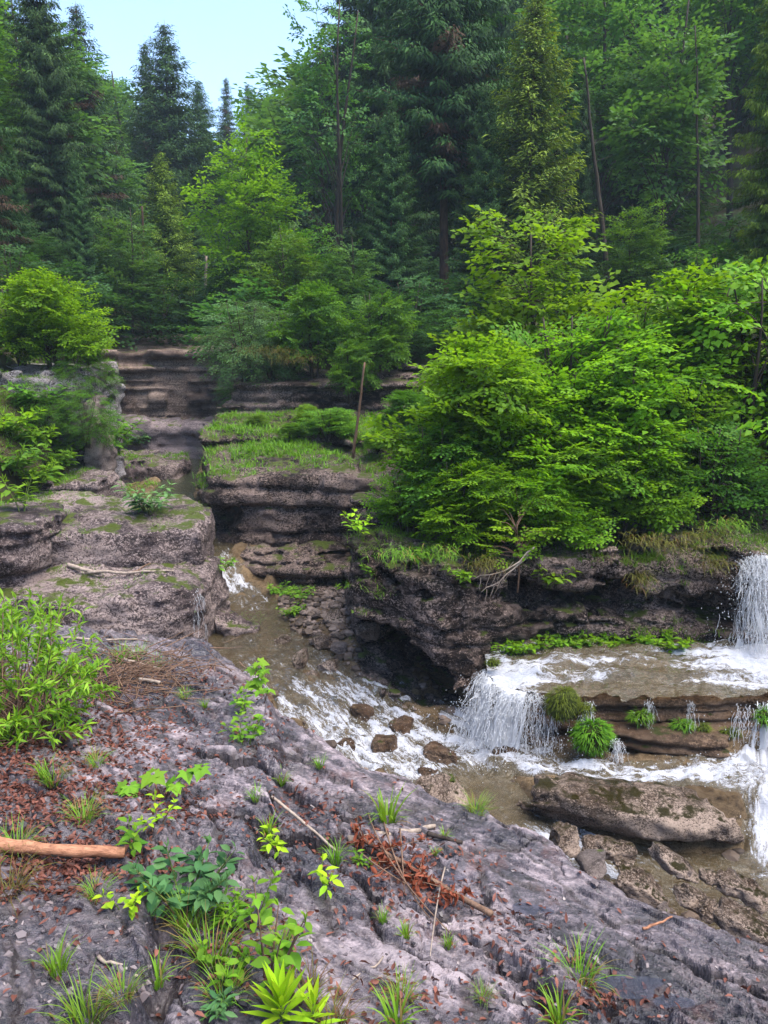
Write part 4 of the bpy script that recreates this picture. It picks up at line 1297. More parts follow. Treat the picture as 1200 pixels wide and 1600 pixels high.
# undergrowth that hides the forest floor
for (px, Y, top) in [(180, 24, 430), (240, 23, 420), (300, 24.5, 440), (330, 27, 400), (420, 19.5, 430), (520, 19, 440), (570, 18.4, 460), (640, 19, 430), (450, 25, 380), (540, 24, 400), (610, 26, 380), (730, 20, 430),
                     (780, 22, 400), (870, 21, 400), (960, 21, 400), (1030, 20, 400), (1100, 19, 390), (1160, 21, 370), (660, 26, 400), (830, 28, 370), (920, 28, 370), (1010, 28, 360), (1090, 28, 350), (1180, 28, 330), (200, 30, 380), (120, 22, 400), (20, 17, 380), (70, 18, 400), (270, 31, 390), (1120, 24, 330), (1060, 25, 340), (990, 24, 350), (1150, 33, 300), (1200, 24, 330), (1080, 34, 310), (660, 17.5, 500), (700, 18, 480), (620, 17.6, 500), (1140, 17, 380), (40, 22, 350), (0, 28, 330), (130, 28, 350)]:
    tree_px(BUSH_FAR, px, Y, top, 'dark bush in the undergrowth of the wood', 'undergrowth bushes', rz=k * 1.7, wide=1.35, cat='bush', name='bush', crown_mat='leaf_deep' if k % 4 else 'leaf_cool', sink=.2); k += 1

# bushes nearer by
def bush_at(proto, px, Y, z, top, label, rz=0, wide=1.0, mat=None, cat='bush', name=None, group=None):
    return tree_px(proto, px, Y, top, label, group, rz, wide, z, name, mat, cat)
bush_at(BUSH_A, 82, 12.9, 2.35, 405, 'light green bush hanging over the white streaked cliff', .3, .95, 'leaf_bright', name='hazel_bush')
bush_at(BUSH_A, 30, 13.3, 2.4, 430, 'light green bush at the left picture edge above the cliff', 1.9, 1.0, 'leaf_mid', name='hazel_bush')
bush_at(BUSH_W, 118, 12.6, 2.0, 525, 'small leafy bush on the cliff corner below the hanging bush', 1.1, .9, 'leaf_mid', name='hazel_bush')
bush_at(BUSH_W, 378, 16.6, 2.2, 455, 'silvery willow bush drooping over the back cliff', .5, .95, None)
bush_at(BUSH_W, 420, 16.8, 2.2, 470, 'second silvery willow bush right of the drooping one', 2.2, 1.0, None)
bush_at(BUSH_W, 365, 17.2, 1.3, 590, 'dull green bush clinging to the cliff under the drooping willow', 2.2, 1.1, 'leaf_cool', name='willow_bush')
bush_at(BUSH_A, 490, 16.6, 2.2, 425, 'green bush above the dark cliff band', .8, .85, 'leaf_mid', name='hazel_bush')
bush_at(BUSH_A, 590, 16.3, 2.2, 440, 'green bush at the top of the leaning pole', 1.8, .8, 'leaf_mid', name='hazel_bush')
bush_at(BUSH_A, 545, 15.6, 1.8, 520, 'small leafy bush hanging down the dark cliff band', 1.2, .8, 'leaf_mid', name='hazel_bush')
bush_at(BUSH_A, 510, 13.2, 1.25, 632, 'fresh green bush on the grassy bank left of the pole', 2.7, 1.7, 'herb', name='hazel_bush')
bush_at(BUSH_A, 450, 13.4, 1.25, 660, 'low green bush at the left end of the grassy bank', .7, 1.9, 'herb', name='hazel_bush')
bush_at(BUSH_A, 395, 14.2, 1.35, 650, 'low bush at the far left corner of the grassy bank', 3.1, 1.5, 'herb', name='hazel_bush')
bush_at(BUSH_A, 590, 12.4, 1.15, 668, 'low green bush at the foot of the pole', 5.1, 1.5, 'herb', name='hazel_bush')
bush_at(BUSH_A, 480, 14.4, 1.4, 628, 'green bush below the dark cliff band', 4.4, 1.3, 'leaf_bright', name='hazel_bush')
bush_at(BUSH_A, 640, 13.0, 1.25, 600, 'dark green bush on the bank right of the pole', .2, 1.2, 'leaf_mid', name='hazel_bush')
bush_at(BUSH_A, 690, 14.0, 1.4, 560, 'dark bush behind the left side of the big hazel', 1.2, 1.2, 'leaf_mid', name='hazel_bush')
bush_at(MAPLE, 826, 11.2, 1.3, 312, 'young maple rising above the hazel bushes', .4, 1.0, None, 'tree', 'maple_tree')
bush_at(BUSH_A, 765, 9.0, .80, 492, 'big light green hazel bush on the left of the thicket', .3, 1.0)
bush_at(BUSH_A, 905, 9.5, .85, 452, 'big light green hazel bush in the middle of the thicket', 2.0, 1.0)
bush_at(BUSH_B, 1010, 9.0, .85, 520, 'yellow green bush in the middle of the thicket', 1.0, 1.0, 'leaf_bright')
bush_at(BUSH_B, 1110, 9.9, .95, 395, 'yellow green hornbeam bush with flat tiers on the right', .5, .95)
bush_at(BUSH_B, 1215, 9.2, .9, 385, 'yellow green hornbeam bush with flat tiers at the right edge', 2.6, .95)
bush_at(BUSH_A, 1020, 10.8, 1.2, 430, 'hazel bush behind the yellow green ones', 2.9, 1.0)
bush_at(BUSH_A, 690, 8.5, .70, 640, 'low hazel bush above the cave block', 1.5, 1.05, 'leaf_mid')
bush_at(BUSH_A, 900, 8.35, .62, 650, 'low hazel bush leaning over the cliff edge', .9, 1.1)
bush_at(BUSH_A, 1000, 8.3, .62, 655, 'low hazel bush above the undercut', 2.4, 1.0)
bush_at(BUSH_A, 1130, 8.4, .66, 640, 'low hazel bush left of the waterfall lip', 3.3, 1.1, 'leaf_mid')
bush_at(BUSH_A, 855, 8.9, .75, 540, 'leafy bush knitting the left and middle hazels together', 5.2, 1.05)
bush_at(BUSH_A, 965, 8.8, .75, 555, 'leafy bush between the middle hazel and the yellow green ones', 4.6, 1.05)
bush_at(BUSH_A, 1080, 8.9, .8, 560, 'leafy bush below the flat tiered hornbeams', 3.6, 1.05)
bush_at(BUSH_A, 640, 8.5, .62, 725, 'small leafy bush at the left end of the cave block top', 2.6, 1.2, 'leaf_bright')
bush_at(BUSH_A, 735, 8.0, .62, 700, 'leafy bush spilling over the rim above the cave', 1.1, 1.15, 'leaf_bright')
bush_at(BUSH_A, 860, 7.95, .60, 715, 'leafy bush spilling over the rim above the herb strip', .1, 1.15, 'leaf_bright')
bush_at(BUSH_W, 55, 12.1, 1.5, 585, 'dull green bush on the face of the white streaked cliff', 2.0, 1.1, 'leaf_mid', name='willow_bush')
bush_at(BUSH_W, 120, 12.0, 1.3, 600, 'dull green bush beside the pale pillar', 3.0, 1.0, 'leaf_mid', name='willow_bush')
bush_at(BUSH_A, 800, 8.6, .72, 600, 'hazel bush filling the front of the thicket', 4.0, 1.0)

# ------------------------------------------------------------------ boulders and stones
from mathutils.bvhtree import BVHTree
SC.view_layers[0].update()
DG = bpy.context.evaluated_depsgraph_get()
SOLID = [(o.name, BVHTree.FromObject(o, DG)) for o in COL.objects if o.type == 'MESH' and o.get('kind') == 'structure' and 'water' not in o.name and 'puddle' not in o.name]

def ray(o, d, only=None):
    best = None
    for nm, t in SOLID:
        if only and not nm.startswith(only):
            continue
        h = t.ray_cast(Vector(o), Vector(d))
        if h[0] is not None and (best is None or h[3] < best[2]):
            best = (np.array(h[0]), np.array(h[1]), h[3])
    return best

def cast(px, py, only=None):
    """point of the ground or rock that shows at a place of the picture"""
    h = ray((0, 0, EYE), Vector(pdir(px, py)).normalized(), only)
    return h[:2] if h else (None, None)

def drop(x, y, only=None, z=8.0):
    """ground or rock straight below"""
    h = ray((x, y, z), (0, 0, -1), only)
    return h[:2] if h else (None, None)

def boulder_mesh(seed, dims, mat, h=None, cuts=7, rough=1.0):
    r = np.random.RandomState(seed)
    dims = np.array(dims, np.float32)
    sc = float(dims.max())
    h = h or sc / 16
    planes = []
    for k in range(cuts):
        n = r.normal(size=3); n /= np.linalg.norm(n)
        planes.append((n, r.uniform(.62, .92)))
    def fn(X, Y, Z):
        x = X / dims[0]; y = Y / dims[1]; z = Z / dims[2]
        d = (np.abs(x) ** 5 + np.abs(y) ** 5 + np.abs(z) ** 5) ** (1 / 5.) - 1
        for n, o in planes:
            d = smax(d, x * n[0] + y * n[1] + z * n[2] - o, .03)
        return d * float(dims.min())
    def det(x, y, z):
        q = 1 / sc
        return rough * sc * (.08 * fbm(x * q, y * q, z * q, 2.2, 4, seed, .6) + .05 * np.abs(perlin(x * q * 9, y * q * 9, z * q * 9, seed + 3)))
    return rock_mesh('boulder', fn, tuple(-dims * 1.3 - h), tuple(dims * 1.3 + h), h, mat, (det, lambda x, y, z: 0 * x), sc)

def boulder(px, py, Y, dims, label, mat='boulder', rot=(0, 0, 0), seed=0, name='boulder', group=None, z=None, h=None, rough=1.0):
    c = at_y(px, py, Y)
    if z is not None:
        c = at_z(px, py, z)
    o = link(name, boulder_mesh(seed, dims, M[mat], h, rough=rough), None, c, rot)
    return tag(o, label, 'rock', group)

boulder(1015, 1278, 5.58, (.92, .26, .21), 'long tan boulder between the two white channels', 'boulder', (RAD(-8), RAD(3), RAD(-10)), 201, h=.024, rough=.5)
boulder(1050, 1345, 4.72, (0.195, 0.086, 0.078), 'tilted slab leaning on the stones by the ledge', 'boulder', (RAD(-20), RAD(28), RAD(-28)), 202, rough=.6)
boulder(1005, 1385, 4.50, (0.164, 0.101, 0.078), 'flat brown boulder below the tilted slab', 'boulder', (0, RAD(18), RAD(-20)), 203, rough=.7)
boulder(1082, 1402, 4.42, (0.117, 0.078, 0.062), 'rounded brown stone right of the flat boulder', 'boulder', (0, RAD(20), RAD(-25)), 204)
boulder(928, 1352, 4.62, (0.117, 0.101, 0.094), 'pale grey wedge shaped stone against the ledge', 'greystone', (0, 0, .5), 205, rough=.6)
boulder(880, 1362, 4.66, (0.062, 0.055, 0.055), 'small pale stone left of the grey wedge', 'greystone', (0, 0, 1.5), 206)
boulder(880, 1315, 5.0, (0.125, 0.109, 0.094), 'mossy dark stone at the pool outlet', 'boulder', (0, 0, .9), 207)
boulder(950, 1330, 5.05, (0.187, 0.101, 0.078), 'brown stone behind the grey wedge', 'boulder', (0, 0, -.3), 208)
boulder(1035, 1420, 4.25, (0.047, 0.039, 0.039), 'small angular stone in the gap below the boulders', 'greystone', (0, 0, .3), 209)
boulder(1150, 1385, 4.75, (0.234, 0.109, 0.078), 'low dark stone reaching into the right pool', 'boulder', (0, RAD(12), RAD(-22)), 210)
boulder(1160, 1450, 3.95, (0.156, 0.101, 0.094), 'rusty brown stone at the foot of the ledge', 'boulder', (0, RAD(15), RAD(-30)), 211)
boulder(1110, 1420, 4.30, (0.094, 0.070, 0.055), 'brown cobble between the pool stone and the ledge', 'boulder', (0, 0, 1.2), 212)
boulder(975, 1350, 4.75, (0.078, 0.062, 0.055), 'dark block wedged under the tilted slab', 'boulder', (.3, 0, .2), 213)
boulder(1062, 1370, 4.42, (0.022, 0.017, 0.017), 'white pebble lying beside the tilted slab', 'pillar', (0, 0, 0), 214, 'pebble')
boulder(1078, 1366, 4.43, (0.017, 0.014, 0.016), 'smaller white pebble next to its pair', 'pillar', (0, 0, 1), 215, 'pebble')
for i, (px, py, z, dm, lab, mt) in enumerate([
        (520, 968, -.50, (.16, .13, .13), 'dark brown boulder against the cave block corner', 'boulder'),
        (575, 985, -.45, (.12, .11, .10), 'rounded stone half under the cave block', 'boulder'),
        (480, 955, -.55, (.14, .12, .11), 'grey brown boulder on the gravel bank', 'greystone'),
        (500, 1000, -.58, (.12, .11, .10), 'dark wet stone in the middle of the gravel bank', 'boulder'),
        (470, 1030, -.64, (.14, .10, .10), 'mossy stone at the water edge of the gravel bank', 'boulder'),
        (515, 1040, -.66, (.13, .09, .09), 'blackish stone above the first cascade', 'boulder'),
        (487, 1052, -.68, (.08, .06, .06), 'small black stone in the riffle', 'boulder'),
        (530, 1012, -.60, (.10, .09, .08), 'pale rubble stone beside the cave', 'greystone'),
        (545, 945, -.48, (.10, .08, .08), 'small brown stone behind the gravel bank', 'boulder'),
        (440, 1000, -.62, (.10, .08, .08), 'round stone left of the gravel bank', 'boulder'),
        (600, 1160, -.86, (.16, .12, .11), 'tan rock splitting the cascade', 'tan'),
        (690, 1175, -.90, (.17, .12, .11), 'tan rock at the edge of the tan pool', 'tan'),
        (670, 1205, -.95, (.10, .08, .09), 'upright tan rock in the white water', 'tan'),
        (790, 1165, -.88, (.26, .14, .11), 'flat tan rock below the main fall', 'tan'),
        (560, 1110, -.80, (.14, .11, .11), 'dark rock in the upper cascade', 'tan'),
        (630, 1130, -.84, (.13, .10, .10), 'wet dark rock under the cave', 'tan'),
        (540, 1165, -.86, (.12, .10, .09), 'wet rock at the left bank of the cascade', 'tan'),
        (362, 975, -.55, (.34, .24, .18), 'mossy rock ledge at the left water edge', 'left'),
        (690, 1245, -.85, (.20, .18, .22), 'moss capped rock at the corner of the tan pool', 'boulder')]):
    c = at_z(px, py, z) - np.array([0, 0, .06 if 10 <= i <= 16 else .02])
    o = link('boulder', boulder_mesh(220 + i, dm, M[mt], rough=.9), None, c, (0, RAD((i * 37) % 30 - 15), i * 1.1))
    tag(o, lab, 'rock')

# ------------------------------------------------------------------ falls
def fall(name, label, lip, flow, v0, zb, n, seed, rad=(.0025, .006), frag=(.25, .8), spread=.06, drops=200, g=9.8, jit=.15):
    r = np.random.RandomState(seed)
    B = Buf()
    lip = np.array(lip, np.float32)
    acc = np.concatenate([[0], np.cumsum(np.linalg.norm(np.diff(lip, axis=0), axis=1))])
    def start(u):
        return np.array([np.interp(u * acc[-1], acc, lip[:, k]) for k in range(3)])
    flow = np.array(flow, np.float32)
    clump = r.rand(12)
    for k in range(n):
        u = np.clip(clump[r.randint(12)] + r.normal(0, .07), 0, 1) if r.rand() < .6 else r.rand()
        p0 = start(u) + r.normal(0, .012, 3)
        v = np.array([flow[0], flow[1]]) * v0 * r.uniform(.4, 1.3) + r.normal(0, jit, 2)
        zend = zb + r.uniform(-.02, .06)
        T = math.sqrt(max(.02, 2 * (p0[2] - zend) / g))
        a = r.uniform(0, 1 - frag[0] * .5); b = min(1.0, a + .6 * r.uniform(*frag))
        m = 8
        t = np.linspace(a, b, m) * T
        wob = np.cumsum(r.normal(0, .005, (m, 3)), 0) * (1 + spread * 10 * (t / T)[:, None])
        pts = np.stack([p0[0] + v[0] * t, p0[1] + v[1] * t, p0[2] - .5 * g * t * t], 1) + wob
        w = .24 * r.uniform(*rad) * np.sin(np.linspace(.25, math.pi - .15, m)) ** .6
        B.tube(pts, w + .0006, 4, cap=False)
    oct_v = np.array([[1, 0, 0], [-1, 0, 0], [0, 1, 0], [0, -1, 0], [0, 0, 1.5], [0, 0, -1.5]], np.float32)
    oct_f = np.array([[0, 2, 4], [2, 1, 4], [1, 3, 4], [3, 0, 4], [2, 0, 5], [1, 2, 5], [3, 1, 5], [0, 3, 5]])
    for k in range(drops):
        p0 = start(r.rand())
        v = np.array([flow[0], flow[1]]) * v0 * r.uniform(.3, 1.8) + r.normal(0, jit * 2.2, 2)
        T = math.sqrt(max(.02, 2 * (p0[2] - zb) / g))
        t = T * r.uniform(.1, 1.05)
        c = np.array([p0[0] + v[0] * t, p0[1] + v[1] * t, p0[2] - .5 * g * t * t + r.normal(0, .02)])
        B.add(c + oct_v * r.uniform(.0025, .0055), None, oct_f)
    return struct(link(name, B.mesh(name, M['spray'])), label)

def fall_sheet(name, label, lip, flow, v0, zb, foam, seed, g=9.8, n=60, m=40, fan=0.0):
    r = np.random.RandomState(seed)
    lip = np.array(lip, np.float32)
    acc = np.concatenate([[0], np.cumsum(np.linalg.norm(np.diff(lip, axis=0), axis=1))])
    u = np.linspace(0, 1, n)
    P = np.stack([np.interp(u * acc[-1], acc, lip[:, k]) for k in range(3)], 1)
    tt = np.linspace(-.06, 1, m)
    V = np.zeros((m, n, 3), np.float32)
    vv = v0 * (1 + .35 * perlin(u * 5, u * 0, 0, seed))
    for i, t in enumerate(tt):
        T = np.sqrt(2 * (P[:, 2] - zb) / g) * t
        V[i, :, 0] = P[:, 0] + flow[0] * vv * T + fan * (u - .5) * max(t, 0)
        V[i, :, 1] = P[:, 1] + flow[1] * vv * T
        V[i, :, 2] = P[:, 2] - .5 * g * T * np.abs(T)
    fu = np.repeat((tt * float(P[:, 2].mean() - zb))[:, None], n, 1); fw = np.repeat((u * acc[-1])[None], m, 0)
    V[:, :, 1] += .03 * perlin(fu * 3, fw * 14, 0, seed + 1)
    V[:, :, 0] += .02 * perlin(fu * 3, fw * 14, 0, seed + 2)
    fo = foam + .55 * perlin(fu * 1.2, fw * 11, 0, seed + 3) + .25 * perlin(fu * 4, fw * 30, 0, seed + 4)
    fo = fo + .3 * np.clip(tt, 0, 1)[:, None] - .8 * sstep(.12, 0, np.minimum(u, 1 - u))[None]
    idx = np.arange(m * n).reshape(m, n)
    q = np.stack([idx[:-1, :-1], idx[:-1, 1:], idx[1:, 1:], idx[1:, :-1]], -1)
    q = q[((fo[:-1, :-1] + fo[1:, 1:]) * .5) > .18].reshape(-1, 4)
    return struct(link(name, mesh_np(name, V.reshape(-1, 3), q, True, M['spray'], {'foam': np.clip(fo, .1, 1.2).ravel(), 'fu': fu.ravel(), 'fw': fw.ravel()})), label)

fall_sheet('waterfall', 'white veil inside the fan at the left end of the terrace', [(.98, 6.98, -.33), (1.0, 6.8, -.36), (1.15, 6.63, -.375), (1.42, 6.55, -.38)], (-.75, -.6), .62, -.90, .14, 331, n=110, m=40)
fall_sheet('waterfall', 'white veil inside the side fall at the right end of the terrace', [(3.15, 6.40, -.39), (3.5, 6.45, -.39), (4.2, 6.41, -.38)], (-.3, -.9), .5, -.82, .0, 332, n=130, m=36)
fall_sheet('waterfall', 'white veil inside the tall broken waterfall', [(3.50, 7.45, .62), (3.66, 7.47, .68), (3.87, 7.47, .68)], (-.14, -1), .55, -.25, -.16, 333, n=60, m=60, fan=.22)
# high fall at the right edge
fall('waterfall', 'tall broken waterfall at the right edge', [(3.52, 7.44, .62), (3.66, 7.46, .68), (3.85, 7.46, .68)], (-.10, -1), .75, -.24, 1000, 301, (.003, .008), (.08, .35), .08, 1200, jit=.24)
# main fall from the left end of the terrace
fall('waterfall', 'white fan of water dropping off the left end of the terrace', [(.98, 7.0, -.32), (1.0, 6.8, -.36), (1.15, 6.62, -.38), (1.45, 6.55, -.38)], (-.75, -.65), .85, -.88, 1150, 302, (.0025, .007), (.10, .5), .05, 1800, jit=.22)
fall('waterfall', 'thin curtain of droplets beside the round moss mound', [(1.28, 6.54, -.38), (1.62, 6.50, -.38)], (-.2, -1), .5, -.88, 160, 303, (.002, .004), (.15, .5), .06, 240)
fall('waterfall', 'narrow trickle between the moss mound and the leafy clump', [(1.78, 6.42, -.40), (1.86, 6.42, -.40)], (-.45, -.8), .45, -.88, 120, 304, (.002, .005), (.2, .7), .05, 120)
fall('waterfall', 'short trickle at the foot of the leafy clump', [(2.0, 6.24, -.66), (2.08, 6.22, -.66)], (-.3, -.9), .4, -.88, 70, 305, (.002, .004), (.3, .8), .05, 60)
fall('waterfall', 'side fall splashing down at the right end of the terrace', [(3.12, 6.38, -.40), (3.5, 6.44, -.40), (4.2, 6.40, -.38)], (-.5, -.9), .6, -.80, 520, 306, (.0025, .006), (.2, .7), .06, 400)
for i, (px, lab) in enumerate([(1010, 'thin dribble running down the terrace riser in the middle'), (1075, 'thin dribble running down the terrace riser on the right')]):
    x = at_y(px, 1095, 6.44)[0]
    fall('waterfall', lab, [(x, 6.43, -.40), (x + .05, 6.43, -.40)], (-.3, -.6), .25, -.66, 28, 310 + i, (.0015, .003), (.3, .9), .04, 20)
# trickle on the left block
fall('waterfall', 'little trickle down the grey violet block', [(-1.98, 7.84, .20), (-1.95, 7.84, .20)], (.1, -1), .1, -.42, 26, 315, (.0015, .003), (.2, .5), .04, 20)

# low splashes thrown up by the rapids
def splashes():
    r = np.random.RandomState(320)
    B = Buf()
    oct_v = np.array([[1, 0, 0], [-1, 0, 0], [0, 1, 0], [0, -1, 0], [0, 0, 1], [0, 0, -1]], np.float32)
    oct_f = np.array([[0, 2, 4], [2, 1, 4], [1, 3, 4], [3, 0, 4], [2, 0, 5], [1, 2, 5], [3, 1, 5], [0, 3, 5]])
    x = r.uniform(-1, 3.6, 16000).astype(np.float32); y = r.uniform(5.0, 7.6, 16000).astype(np.float32)
    z, fo, d, u, v = stream(x, y)
    m = (d < 0) & (r.rand(len(x)) < (fo - .45) * .55)
    for a, b, c in zip(x[m], y[m], z[m]):
        B.add(np.array([a, b, c + abs(r.normal(0, .035)) + .01]) + oct_v * r.uniform(.002, .006), None, oct_f)
    o = link('water_spray', B.mesh('water_spray', M['spray']))
    o['kind'] = 'stuff'
    tag(o, 'white drops of spray above the rapids', 'spray')
splashes()

# ------------------------------------------------------------------ grass, herbs and moss
def rvec(r, n):
    return unit(r.normal(size=(n, 3)))

def tuft_mesh(seed, n=60, h=.18, spread=.05, lean=.6, w=.006, mat='grass', bend=1.3, tint=(.3, .9), dry=.15, segs=5):
    r = np.random.RandomState(seed)
    a = r.uniform(0, 6.283, n); rr = spread * np.sqrt(r.uniform(0, 1, n))
    P = np.stack([rr * np.cos(a), rr * np.sin(a), np.full(n, -.012)], 1)
    a2 = a + r.normal(0, .7, n)
    ln = lean * r.uniform(.1, 1, n)
    D = unit(np.stack([np.cos(a2) * ln, np.sin(a2) * ln, np.ones(n)], 1))
    t = r.uniform(tint[0], tint[1], n)
    t[r.rand(n) < dry] = .02
    B = Buf()
    B.blades(P, D, h * r.uniform(.45, 1.1, n), w * r.uniform(.6, 1.3, n), bend * r.uniform(.4, 1.2, n), t, segs)
    return B.mesh('grass_tuft', M[mat])

TUFT = [tuft_mesh(401, 70, .20, .045), tuft_mesh(402, 45, .16, .03, .45), tuft_mesh(403, 90, .22, .06, .8, .005, dry=.35), tuft_mesh(404, 36, .17, .025, .5, .011, tint=(.5, 1)), tuft_mesh(405, 70, .26, .05, 1.0, .005, 'straw', 1.8, dry=.3)]
TUFT_H = [.18, .15, .2, .15, .2]

def place_tuft(px, py, hp, kind, label, group=None, rz=None, cat='grass'):
    p, n = cast(px, py)
    if p is None:
        return
    hm = .78 * hp / FPX * np.linalg.norm(p - np.array([0, 0, EYE]))
    o = link('grass_tuft', TUFT[kind], None, p, (0, 0, px * .37 if rz is None else rz), hm / TUFT_H[kind])
    return tag(o, label, cat, group)

for (px, py, hp, k, lab) in [
        (606, 1285, 75, 3, 'thick green grass tuft on the ledge rim beside the tan pool'),
        (905, 1530, 80, 2, 'straw coloured grass tuft beside the puddle at lower right'),
        (872, 1600, 60, 3, 'yellow green grass tuft at the bottom edge right of the middle'),
        (618, 1606, 70, 3, 'bright grass tuft at the bottom edge in the middle'),
        (628, 1560, 50, 2, 'dry thin grass tuft just above the bright bottom tuft'),
        (88, 1520, 65, 1, 'bright green grass tuft in the lower left corner'),
        (135, 1600, 80, 0, 'long grass tuft at the bottom left'),
        (190, 1560, 60, 2, 'sparse grass tuft on the flaky slab at lower left'),
        (245, 1540, 55, 3, 'pale green tuft right of the lower left slab'),
        (330, 1500, 90, 0, 'tall thin grass below the dark leafed herb'),
        (295, 1450, 70, 0, 'grass growing under the dark leafed herb'),
        (350, 1560, 70, 2, 'dry grass tuft left of the lime rosette'),
        (480, 1560, 75, 4, 'flattened straw beside the lime rosette'),
        (520, 1600, 70, 4, 'flattened straw at the bottom in the middle'),
        (598, 1440, 32, 1, 'small green tuft on the pale rock in the middle'),
        (634, 1465, 32, 3, 'small tuft with broad blades on the pale rock'),
        (700, 1480, 30, 1, 'small tuft right of the dead twigs'),
        (755, 1560, 34, 2, 'small dry tuft on the pale rock at lower middle'),
        (695, 1310, 24, 3, 'small rosette tuft on the ledge above the black stick'),
        (680, 1335, 18, 3, 'tiny rosette tuft below the black stick'),
        (420, 1300, 40, 3, 'green tuft at the end of the pale stick'),
        (400, 1250, 34, 1, 'tuft in the joint of the slab'),
        (440, 1225, 34, 3, 'tuft on the slope above the pale stick'),
        (500, 1200, 30, 1, 'tuft at the ledge rim left of the cascade'),
        (85, 1225, 45, 0, 'grass tuft in the red leaf litter on the left'),
        (70, 1215, 50, 1, 'grass clump at the foot of the left shrub'),
        (150, 1195, 36, 2, 'thin grass tuft between shrub and slab'),
        (130, 1280, 55, 2, 'dry grass tuft among the litter above the log'),
        (25, 1330, 60, 2, 'dry grass clump at the left edge by the log'),
        (15, 1395, 70, 4, 'straw tuft under the log at the left edge'),
        (190, 1035, 42, 0, 'grass tuft below the grey violet block'),
        (215, 1030, 42, 2, 'yellowish tuft beside the brush pile'),
        (245, 1045, 36, 2, 'thin tuft right of the brush pile'),
        (290, 1090, 26, 2, 'tuft on the dark slab'),
        (320, 1105, 22, 1, 'lone tuft on the dark slab near the herb'),
        (745, 1270, 45, 2, 'dry tuft on the rim above the tan pool'),
        (525, 1345, 50, 1, 'green tuft at the lower end of the pale stick'),
        (150, 1400, 45, 2, 'thin tuft on the slab below the log'),
        (440, 1480, 50, 2, 'wispy tuft at the foot of the sapling')]:
    place_tuft(px, py, hp, k, lab)

# herbs ------------------------------------------------------------
_leafmesh = {}
def leaf_mesh(mat, wl, bend, tint, shape=(0.75, 0.85), fold=.14):
    k = (mat, round(wl, 2), round(bend, 1), int(tint * 4.99), shape)
    if k not in _leafmesh:
        B = Buf()
        B.leaves8(np.zeros((1, 3)), np.array([[1.0, 0, 0]]), np.array([[0, 0, 1.0]]), 1.0, wl, fold, (k[3] + .5) / 5, k[2], shape)
        _leafmesh[k] = B.mesh('leaf', M[mat])
    return _leafmesh[k]

def add_leaf(root, me, p, d, n, size):
    d = unit(np.asarray(d, float)); y = unit(np.cross(n, d)); z = np.cross(d, y)
    m = Matrix(np.stack([d, y, z], 1).tolist())
    return link('leaf', me, root, p, m.to_euler(), float(size))

def herb(name, px, py, label, seed, h, stems=5, pairs=5, leaf=.05, wl=.55, mat='herb', spread=.35, lean=(0, 0), stemmat='stem', single=False, cat='plant', droop=.1, tip=True, sep=None):
    p, nn = cast(px, py)
    r = np.random.RandomState(seed)
    S = Buf(); L = Buf(); LV = []
    sep = py > 1000 if sep is None else sep
    for k in range(stems):
        a = r.uniform(0, 6.283)
        ln = h * r.uniform(.65, 1.1)
        d = np.array([math.cos(a) * spread + lean[0], math.sin(a) * spread + lean[1], 1.0]); d /= np.linalg.norm(d)
        b = np.array([math.cos(a), math.sin(a), 0]) * .015 * stems ** .5
        s = np.linspace(0, 1, 7)
        pts = b + d * (s * ln)[:, None] + np.array([math.cos(a), math.sin(a), -.4]) * (.12 * ln * s ** 2)[:, None]
        pts[0, 2] -= .02
        S.tube(pts, np.linspace(.0035, .0012, 7) * (1 + h * 2), 4, cap=False)
        for i in range(pairs):
            t = .18 + .82 * (i + .6) / pairs
            q = np.array([np.interp(t, s, pts[:, c]) for c in range(3)])
            az = i * 1.57 + r.normal(0, .4) + a
            for sg in ((0,) if single else (0, math.pi)):
                e = np.array([math.cos(az + sg), math.sin(az + sg), r.uniform(-.1, .5)]); e /= np.linalg.norm(e)
                sz = leaf * (1.1 - .45 * abs(t - .55) * 1.4) * r.uniform(.8, 1.2)
                LV.append((q + e * .2 * sz, e, unit(np.array([r.normal(0, .25), r.normal(0, .25), 1.0])), sz, wl, float(np.clip(r.normal(.5, .2) + .3 * (t > .8), .1, .99))))
        if tip:
            for j in range(3):
                e = unit(np.array([r.normal(0, .5), r.normal(0, .5), 1.0]))
                LV.append((pts[-1], e, unit(np.array([1.0, .2, .4])), leaf * .6, wl * .85, .9))
    o = empty(name, p, 0)
    link('stem', S.mesh('stem', M[stemmat]), o)
    if sep:
        for (q, e, n_, sz, w_, tt) in LV:
            add_leaf(o, leaf_mesh(mat, w_, droop + .15, tt), q, e, n_, sz)
    else:
        for (q, e, n_, sz, w_, tt) in LV:
            L.leaves8(q[None], e[None], n_[None], sz, sz * w_, .14, tt, droop + .15)
        link('leaves', L.mesh('leaves', M[mat]), o)
    return tag(o, label, cat)

herb('leafy_herb', 290, 1415, 'bushy dull green herb with paired pointed leaves beside the log end', 501, .27, 16, 5, .085, .52, 'herb_dark', .55, (.1, 0))
herb('leafy_herb', 330, 1440, 'low yellow green herb under the dull green one', 502, .16, 9, 5, .055, .3, 'herb', .7)
herb('leaf_sapling', 420, 1545, 'tall sapling with dark stem and light green oval leaves at lower middle', 503, .40, 5, 8, .068, .62, 'herb', .20, (.05, .02), 'twig', True)
herb('leaf_sapling', 395, 1440, 'light green leafy shoot between the herb and the tall sapling', 504, .22, 5, 5, .07, .58, 'herb', .5, (-.2, 0), 'stem', True)
herb('leaf_sapling', 205, 1335, 'light green upright seedling above the log end', 505, .22, 2, 5, .07, .55, 'herb', .12, (.05, 0))
herb('leafy_herb', 200, 1420, 'small clover like herb below the log end', 506, .12, 4, 3, .045, .7, 'lime', .5)
